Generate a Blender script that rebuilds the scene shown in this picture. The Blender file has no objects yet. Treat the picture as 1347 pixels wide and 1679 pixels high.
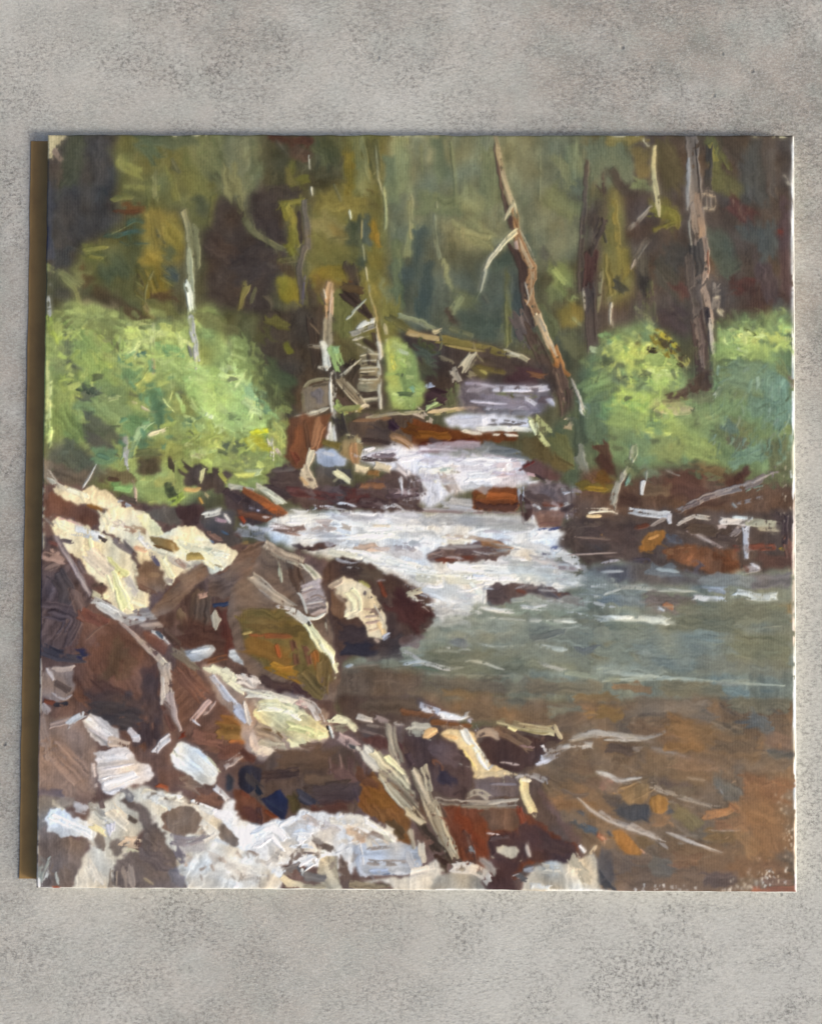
import bpy, math
import numpy as np
from mathutils import Vector, Matrix

scene = bpy.context.scene
C = scene.collection

# ---------------------------------------------------------------- camera: held flat over the painting, tipped a little
U = 0.00025                                   # one unit of the measured layout = 0.25 mm
IW, IH = 1347.0, 1679.0
FPX = IW/2/math.tan(math.radians(20))
TOP = 0.0070                                  # height of the painted face above the ground
TILT = math.radians(1.65)
fwd = Vector((0, math.sin(TILT), -math.cos(TILT)))
cam_pos = Vector((0, 0, TOP)) - fwd*(FPX*U)
cam_d = bpy.data.cameras.new('camera'); cam = bpy.data.objects.new('camera', cam_d); C.objects.link(cam)
cam.location = cam_pos; cam.rotation_euler = (TILT, 0, 0)
cam_d.sensor_fit = 'VERTICAL'; cam_d.sensor_height = 24
cam_d.lens = 24*FPX/IH
cam_d.clip_start = 0.01; cam_d.clip_end = 50
scene.camera = cam

# ---------------------------------------------------------------- soft daylight from the lower right
sun_dir = Vector((30, -13, 20)).normalized()  # towards the sun
SUN_EL = math.asin(sun_dir.z); SUN_ROT = math.atan2(sun_dir.x, sun_dir.y)
world = bpy.data.worlds.new('World'); scene.world = world; world.use_nodes = True
wn = world.node_tree; bg = wn.nodes['Background']
sky = wn.nodes.new('ShaderNodeTexSky'); sky.sky_type = 'NISHITA'; sky.sun_disc = False
sky.sun_elevation = SUN_EL; sky.sun_rotation = SUN_ROT; sky.dust_density = 5.0; sky.ozone_density = 0.8; sky.air_density = 0.85
wn.links.new(sky.outputs[0], bg.inputs[0]); bg.inputs[1].default_value = 0.09
sd = bpy.data.lights.new('sun', 'SUN'); sd.energy = 1.5; sd.angle = math.radians(10); sd.color = (1.0, 0.95, 0.88)
sun = bpy.data.objects.new('sun', sd); C.objects.link(sun)
sun.rotation_euler = sun_dir.to_track_quat('Z', 'Y').to_euler()
scene.view_settings.view_transform = 'Standard'; scene.view_settings.look = 'None'
scene.view_settings.exposure = 0.64; scene.view_settings.gamma = 1

# pigment = photographed colour / colour of this daylight on white
WHITE = 1/np.array([1.0123, 1.0631, 1.0532])

def on_plane(px, py, z):
    """point at height z that the camera's geometry relates to a layout position (arrays or numbers)"""
    px = np.asarray(px, float); py = np.asarray(py, float)
    x = (px-IW/2)/FPX; y = -(py-IH/2)/FPX
    c, s = math.cos(TILT), math.sin(TILT)
    dx, dy, dz = x, y*c+s, y*s-c
    t = (z-cam_pos.z)/dz
    return cam_pos.x+dx*t, cam_pos.y+dy*t, np.zeros_like(px)+z

# ---------------------------------------------------------------- object helpers
def mesh_obj(name, verts, faces, mat, parent=None, smooth=False):
    me = bpy.data.meshes.new(name); me.from_pydata(verts, [], faces); me.update()
    o = bpy.data.objects.new(name, me); C.objects.link(o)
    if mat: me.materials.append(mat)
    if parent: o.parent = parent
    if smooth: me.polygons.foreach_set('use_smooth', [True]*len(me.polygons))
    return o

def grid_mesh(name, co, quads, mat, parent=None, cols=None, normals=None):
    me = bpy.data.meshes.new(name)
    nv, nq = len(co), len(quads)
    me.vertices.add(nv); me.vertices.foreach_set('co', co.astype(np.float32).ravel())
    me.loops.add(nq*4); me.loops.foreach_set('vertex_index', quads.astype(np.int32).ravel())
    me.polygons.add(nq)
    me.polygons.foreach_set('loop_start', np.arange(0, nq*4, 4, dtype=np.int32))
    me.polygons.foreach_set('use_smooth', np.ones(nq, bool))
    me.update(calc_edges=True)
    if cols is not None:
        a = me.color_attributes.new('pigment', 'FLOAT_COLOR', 'POINT')
        a.data.foreach_set('color', np.concatenate([cols, np.ones((nv, 1))], 1).astype(np.float32).ravel())
    if normals is not None:
        me.normals_split_custom_set_from_vertices(normals.astype(np.float32))
    if mat: me.materials.append(mat)
    o = bpy.data.objects.new(name, me); C.objects.link(o)
    if parent: o.parent = parent
    return o

def srgb(c):
    c = np.asarray(c, float)
    return np.where(c <= .04045, c/12.92, ((c+.055)/1.055)**2.4)

class Nodes:
    def __init__(self, name):
        self.m = bpy.data.materials.new(name); self.m.use_nodes = True
        self.t = self.m.node_tree; self.b = self.t.nodes['Principled BSDF']
    def n(self, kind, **kw):
        x = self.t.nodes.new('ShaderNode'+kind)
        for k, v in kw.items(): setattr(x, k, v)
        return x
    def l(self, a, b): self.t.links.new(a, b)
    def noise(self, vec, scale, detail=3, rough=.55):
        x = self.n('TexNoise'); x.inputs['Scale'].default_value = scale; x.inputs['Detail'].default_value = detail
        x.inputs['Roughness'].default_value = rough; self.l(vec, x.inputs['Vector']); return x.outputs['Fac']
    def ramp(self, fac, stops):
        x = self.n('ValToRGB'); e = x.color_ramp.elements
        while len(e) < len(stops): e.new(.5)
        for i, (p, c) in enumerate(stops):
            e[i].position = p; e[i].color = (*c, 1) if len(c) == 3 else c
        self.l(fac, x.inputs[0]); return x.outputs[0]
    def mix(self, fac, a, b, mode='MIX'):
        x = self.n('Mix', data_type='RGBA', blend_type=mode)
        for s, v in ((x.inputs[0], fac), (x.inputs[6], a), (x.inputs[7], b)):
            if hasattr(v, 'links'): self.l(v, s)
            elif isinstance(v, (int, float)): s.default_value = v
            else: s.default_value = (*v, 1)
        return x.outputs[2]
    def math(self, op, a, b=0.):
        x = self.n('Math', operation=op)
        for s, v in ((x.inputs[0], a), (x.inputs[1], b)):
            if hasattr(v, 'links'): self.l(v, s)
            else: s.default_value = v
        return x.outputs[0]

def S(h): return tuple(float(v) for v in srgb(np.array([int(h[i:i+2], 16) for i in (0, 2, 4)])/255)/WHITE)

# ---------------------------------------------------------------- the brush: lays strokes of oil paint on the canvas raster
PX0, PY0, PW, PH = 40, 205, 1280, 1275      # window of the canvas, 4 units to the millimetre
rng = np.random.default_rng(7)

def noise_field(sig_x, sig_y, n=1400):
    a = rng.standard_normal((n, n)).astype(np.float32)
    fx = np.fft.rfftfreq(n)[None, :]; fy = np.fft.fftfreq(n)[:, None]
    g = np.exp(-2*math.pi**2*((fx*sig_x)**2 + (fy*sig_y)**2))
    b = np.fft.irfft2(np.fft.rfft2(a)*g, s=(n, n)).astype(np.float32)
    return b/b.std()

N1, N2, N5, N14, N40 = [noise_field(s, s) for s in (.9, 2.0, 4.5, 13, 40)]
NB = noise_field(1.3, 26)                    # bristle marks: fine across (x), long along (y)
yy0, xx0 = np.mgrid[0:PH, 0:PW].astype(np.float32)
_c = xx0*(2*math.pi/4.3) + 1.1*N14[:PH, :PW]
_r = yy0*(2*math.pi/4.9) + 1.1*N14[100:100+PH, 50:50+PW]
WEAVE = (.85*np.cos(_c)*(1+.35*N14[70:70+PH, 90:90+PW]) + .18*np.cos(_r)+.25*np.cos(_c)*np.cos(_r) + .38*N1[:PH, :PW]).astype(np.float32)

COL = np.zeros((PH, PW, 3), np.float32)
HGT = np.zeros((PH, PW), np.float32)
LAB = np.zeros((PH, PW), np.int16)
state = dict(lab=0)

def hexc(s):
    """a mixed pigment: colours are laid down a little greyer than they were noted"""
    c = np.array([int(s[i:i+2], 16) for i in (0, 2, 4)], np.float32)/255
    c[0] += .32*max(0, c[1]-c[0])
    if c.max() < .45: c[2] -= .35*max(0, c[2]-c[1])
    lum = c @ np.array([.3, .59, .11], np.float32)
    k = .88 if c[1] > c[0]-.03 else .86
    c = lum+k*(c-lum)
    return c+.018*(1-c)*max(0, 1-2*lum)

def smooth_line(p):
    p = np.asarray(p, np.float32)
    if len(p) < 3: return p
    out = []
    for i in range(len(p)-1):
        a, b, c, d = p[max(i-1, 0)], p[i], p[i+1], p[min(i+2, len(p)-1)]
        for t in (0, .25, .5, .75):
            out.append(.5*((2*b)+(c-a)*t+(2*a-5*b+4*c-d)*t*t+(3*b-a-3*c+d)*t**3))
    out.append(p[-1])
    return np.array(out, np.float32)

def window(x0, y0, x1, y1):
    x0 = max(int(x0), 0); y0 = max(int(y0), 0); x1 = min(int(x1)+1, PW); y1 = min(int(y1)+1, PH)
    return (x0, y0, x1, y1) if x1 > x0+1 and y1 > y0+1 else None

def box(a, r):
    r = max(int(r), 1); k = 2*r+1
    for ax in (0, 1):
        pad = [(0, 0), (0, 0)]; pad[ax] = (r+1, r)
        c = np.cumsum(np.pad(a, pad, mode='edge'), axis=ax, dtype=np.float32)
        n = a.shape[ax]
        a = (np.take(c, range(k, k+n), ax) - np.take(c, range(0, n), ax))/k
    return a

def lay(win, a, col, bri, h, wet=.0):
    x0, y0, x1, y1 = win
    sub = COL[y0:y1, x0:x1]; hs = HGT[y0:y1, x0:x1]
    a3 = a[..., None]
    sub += (col-sub)*a3
    np.clip(sub, 0, 1, out=sub)
    hs += (np.maximum(hs*.45, 0) + h*(1+.5*bri) - hs)*a
    LAB[y0:y1, x0:x1][a > .5] = state['lab']

def stroke(pts, w0, w1, col, alpha=1., soft=1.1, dry=0., h=1.0, streak=.07, wob=.8, smooth=True, rdg=1.):
    p = smooth_line(pts) if smooth else np.asarray(pts, np.float32)
    p = p - np.array([PX0, PY0], np.float32)
    if len(p) == 1: p = np.array([p[0]-[w0*.18, 0], p[0]+[w0*.18, 0]], np.float32)
    m = max(w0, w1)*.75 + soft*2 + 4
    win = window(p[:, 0].min()-m, p[:, 1].min()-m, p[:, 0].max()+m, p[:, 1].max()+m)
    if not win: return
    x0, y0, x1, y1 = win
    X = xx0[y0:y1, x0:x1]; Y = yy0[y0:y1, x0:x1]
    ox, oy = int(rng.integers(0, 60)), int(rng.integers(0, 60))
    def nf(F): return F[y0+oy:y1+oy, x0+ox:x1+ox]
    wb = wob*min(1, max(w0, w1)/12)
    X = X + wb*nf(N5); Y = Y + wb*F_(N5, y0+oy+17, y1+oy+17, x0+ox+5, x1+ox+5)
    seg = np.diff(p, axis=0); L = np.maximum(np.hypot(seg[:, 0], seg[:, 1]), 1e-3); S = np.concatenate([[0], np.cumsum(L)])
    best = np.full(X.shape, 1e9, np.float32); lat = np.zeros_like(best); arc = np.zeros_like(best)
    ns = len(seg)
    for i in range(ns):
        ux, uy = seg[i]/L[i]
        rx = X-p[i, 0]; ry = Y-p[i, 1]
        t = rx*ux+ry*uy; d = ry*ux-rx*uy
        tc = np.clip(t, -1e9 if i == 0 else 0, 1e9 if i == ns-1 else L[i])
        over = np.maximum(np.maximum(-t, t-L[i]), 0)
        dd = np.hypot(d, over)
        k = dd < best
        best[k] = dd[k]; lat[k] = d[k]; arc[k] = (tc+S[i])[k]
    tot = S[-1]
    u = np.clip(arc/max(tot, 1), 0, 1)
    half = .5*(w0+(w1-w0)*u)
    if max(w0, w1) < 9 and tot > 2.5*max(w0, w1): half = half*(.4+.6*np.clip(np.minimum(u, 1-u)*7, 0, 1))
    jx = int(rng.integers(100, 1200)); jy = int(rng.integers(0, 600))
    bx = ((lat*.9+jx).astype(np.int32)) % 1400; by = ((arc*1.0+jy).astype(np.int32)) % 1400
    bri = NB[by, bx]
    cap = np.minimum(half*.45, 7)
    ragged = np.minimum(half*.5, 5)*N2[jy % 1400, bx]
    e = np.minimum(half-np.abs(lat), np.minimum(arc+cap+ragged, tot-arc+cap+ragged))
    a = np.clip(e/soft+.5, 0, 1)
    if soft > 3: a = a*a*(3-2*a)
    ridge = np.clip(1-np.abs(e-1.5)/1.8, 0, 1)
    if dry > 0:
        q = .55*bri + .3*WEAVE[y0:y1, x0:x1] + .55*nf(N2) + .6*nf(N5)
        a = a*np.clip((q+1.9-3.1*dry)/.7+.3, 0, 1)
    a = a*alpha
    br = (1+streak*bri+.03*nf(N14))[..., None]
    tint = np.stack([1+.016*nf(N14), np.ones_like(a), 1-.022*nf(N14)], -1)
    lay(win, a, col*br*tint, .65*bri+1.0*rdg*ridge*(1 if soft < 3 else 0), h)

def F_(F, a, b, c, d): return F[a:b, c:d]

def poly(pts, col, soft=1.5, alpha=1., rag=2.5, ang=90, streak=.07, h=.8, dry=0., mott=.05, smooth=True):
    p = np.asarray(pts, np.float32) - np.array([PX0, PY0], np.float32)
    m = soft*2.5+rag*2+3
    win = window(p[:, 0].min()-m, p[:, 1].min()-m, p[:, 0].max()+m, p[:, 1].max()+m)
    if not win: return
    x0, y0, x1, y1 = win
    ox, oy = int(rng.integers(0, 60)), int(rng.integers(0, 60))
    n = lambda F, d=0: F[y0+oy+d:y1+oy+d, x0+ox:x1+ox]
    X = xx0[y0:y1, x0:x1]+rag*(.35*n(N5)+.4*n(N2)+.5*n(N14)); Y = yy0[y0:y1, x0:x1]+rag*(.35*n(N5, 19)+.4*n(N2, 19)+.5*n(N14, 19))
    ins = np.zeros(X.shape, bool)
    q = np.roll(p, -1, 0)
    for (ax, ay), (bx, by) in zip(p, q):
        if ay == by: continue
        c = ((ay > Y) != (by > Y)) & (X < (bx-ax)*(Y-ay)/(by-ay)+ax)
        ins ^= c
    a = ins.astype(np.float32)
    r = max(1, round(soft*.8))
    a = box(a, r)
    if soft > 2: a = box(box(a, r), r)
    t = math.radians(ang); jx, jy = int(rng.integers(0, 1400)), int(rng.integers(0, 1400))
    al = X*math.cos(t)+Y*math.sin(t); ac = -X*math.sin(t)+Y*math.cos(t)
    bri = NB[(al*1.0+jy).astype(np.int32) % 1400, (ac*.9+jx).astype(np.int32) % 1400]
    if dry > 0:
        qn = .45*bri + .5*WEAVE[y0:y1, x0:x1] + .55*n(N2) + .6*n(N5)
        a = a*np.clip((qn+1.9-3.1*dry)/.7+.3, 0, 1)
    a = a*alpha
    br = (1+streak*bri+mott*n(N14, 31)+.03*n(N5, 7))[..., None]
    tint = np.stack([1+.025*n(N14, 61), np.ones_like(a), 1-.035*n(N14, 61)], -1)
    edge = np.clip(1-np.abs(a-.6)/.4, 0, 1) if soft < 2 else 0
    lay(win, a, col*br*tint, .28*bri+.5*edge, h)

def inside(pts, P):
    ins = np.zeros(len(P), bool); p = np.asarray(pts, np.float32)
    for (ax, ay), (bx, by) in zip(p, np.roll(p, -1, 0)):
        if ay == by: continue
        ins ^= ((ay > P[:, 1]) != (by > P[:, 1])) & (P[:, 0] < (bx-ax)*(P[:, 1]-ay)/(by-ay)+ax)
    return ins

def scatter(pts, n):
    p = np.asarray(pts, np.float32); lo, hi = p.min(0), p.max(0)
    P = lo+rng.random((n*6, 2)).astype(np.float32)*(hi-lo)
    return P[inside(pts, P)][:n]

def touch(pts, n, ln, w, ang, jit, amp, pal=None, alpha=.85, dry=.15, h=.9):
    """short touches of the brush that drag the colour already there, or colours of a palette"""
    keep = state['lab']
    for x, y in scatter(pts, n):
        t = math.radians(ang+jit*rng.standard_normal()); l = ln*(.5+rng.random()); ww = w*(.5+rng.random())
        dx, dy = .5*l*math.cos(t), .5*l*math.sin(t)
        ix = int(np.clip(x-PX0+rng.normal(0, 3), 0, PW-1)); iy = int(np.clip(y-PY0+rng.normal(0, 3), 0, PH-1))
        if pal is None:
            c = COL[iy, ix].copy()*(1+amp*rng.standard_normal())*(1+.25*amp*rng.standard_normal(3))
        else:
            c = hexc(pal[int(rng.integers(len(pal)))])*(1+amp*rng.standard_normal())
        state['lab'] = int(LAB[iy, ix]) if pal is None else keep
        bend = rng.normal(0, .06)*l
        stroke([(x-dx, y-dy), (x-math.sin(t)*bend, y+math.cos(t)*bend), (x+dx, y+dy)], ww, ww*.6, c, alpha=alpha*(.5+.5*rng.random()), dry=dry*rng.random()*2, h=h, soft=2.2, wob=.4, smooth=False, rdg=0.)
    state['lab'] = keep

FEATURES = []                # (name, label) of each painted passage, in painting order
WET = ('painted_pool', 'painted_streambed', 'painted_stream')     # passages blended wet in wet
def run(text):
    for ln in text.strip().splitlines():
        ln = ln.split('#')[0].strip()
        if not ln: continue
        if ln[0] == 'f':
            nm, lab = ln[2:].split('|')
            FEATURES.append((nm.strip(), lab.strip())); state['lab'] = len(FEATURES)-1; state['wet'] = nm.strip() in WET
            continue
        if ln[0] == 'r':         # go back to an earlier passage
            k = ln[2:].strip(); state['lab'] = [i for i, f in enumerate(FEATURES) if f[1] == k][0]; state['wet'] = FEATURES[state['lab']][0] in WET
            continue
        head, body = ln.split('|')
        nums = [float(v) for v in body.replace(',', ' ').split()]
        pts = list(zip(nums[0::2], nums[1::2]))
        hd = head.split(); k = hd[0]; o = {}
        rest = []
        for tk in hd[1:]:
            if '=' in tk:
                a, b = tk.split('='); o[a] = float(b)
            else: rest.append(tk)
        if k == 's' or k == 'b':
            col = hexc(rest[0]); ws = rest[1].split('-'); w0 = float(ws[0]); w1 = float(ws[-1])
            mx = max(w0, w1)
            if k == 's': stroke(pts, w0, w1, col, o.get('a', .86 if state['wet'] else 1), o.get('e', 2.4 if state['wet'] else 1.3), o.get('d', .08), o.get('h', 1.2), o.get('t', .08))
            else: stroke(pts, w0, w1, col, o.get('a', .85), o.get('e', max(2.5, mx*.3)), o.get('d', .0), o.get('h', .5), o.get('t', .06), wob=2.5)
        elif k == 'p':
            poly(pts, hexc(rest[0]), o.get('e', 1.5), o.get('a', 1), o.get('r', 2.5), o.get('g', 90), o.get('t', .04), o.get('h', .8), o.get('d', 0), o.get('m', .05))
        elif k == 'm':
            touch(pts, int(o['n']), o['l'], o['w'], o.get('g', 90), o.get('j', 15), o.get('v', .06)*.75, None, o.get('a', .62), o.get('d', .15), o.get('h', .55))
        elif k == 'k':
            touch(pts, int(o['n']), o['l'], o['w'], o.get('g', 90), o.get('j', 15), o.get('v', .05), rest[0].split('/'), o.get('a', .9), o.get('d', .15), o.get('h', .9))

def finish():
    thick = np.clip((HGT-.7)/1.1, 0, 1)
    # wet paint: some edges are lost where the brush went back over them, others stay crisp
    soft = np.stack([box(box(COL[..., i], 2), 2) for i in range(3)], -1)
    lost = np.clip(.42+.38*N14[40:40+PH, 20:20+PW]+.2*N5[10:10+PH, 70:70+PW], .12, .95)*(1-.45*thick)
    pig = COL+(soft-COL)*lost[..., None]
    # the far forest is scrubbed in thinly: its edges are softened most of all
    far = np.isin(LAB, [i for i, f in enumerate(FEATURES) if f[0] == 'painted_forest']).astype(np.float32)
    far = box(far, 2)*np.clip(.36+.3*N14[:PH, :PW], .05, .9)
    haze = np.stack([box(box(COL[..., i], 4), 3) for i in range(3)], -1)
    pig = pig+(haze-pig)*far[..., None]
    c = pig*(1+(.042*WEAVE*(1-.85*thick)+.018*N1[30:30+PH, 60:60+PW])[..., None])
    h = HGT+.09*WEAVE*(1-.75*thick)
    return np.clip(c, .02, .985), h

PAINT_GAIN = np.array([1.0123, 1.0631, 1.0532]); PAINT_OFF = np.array([0.0168, 0.0167, 0.0145])

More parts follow.
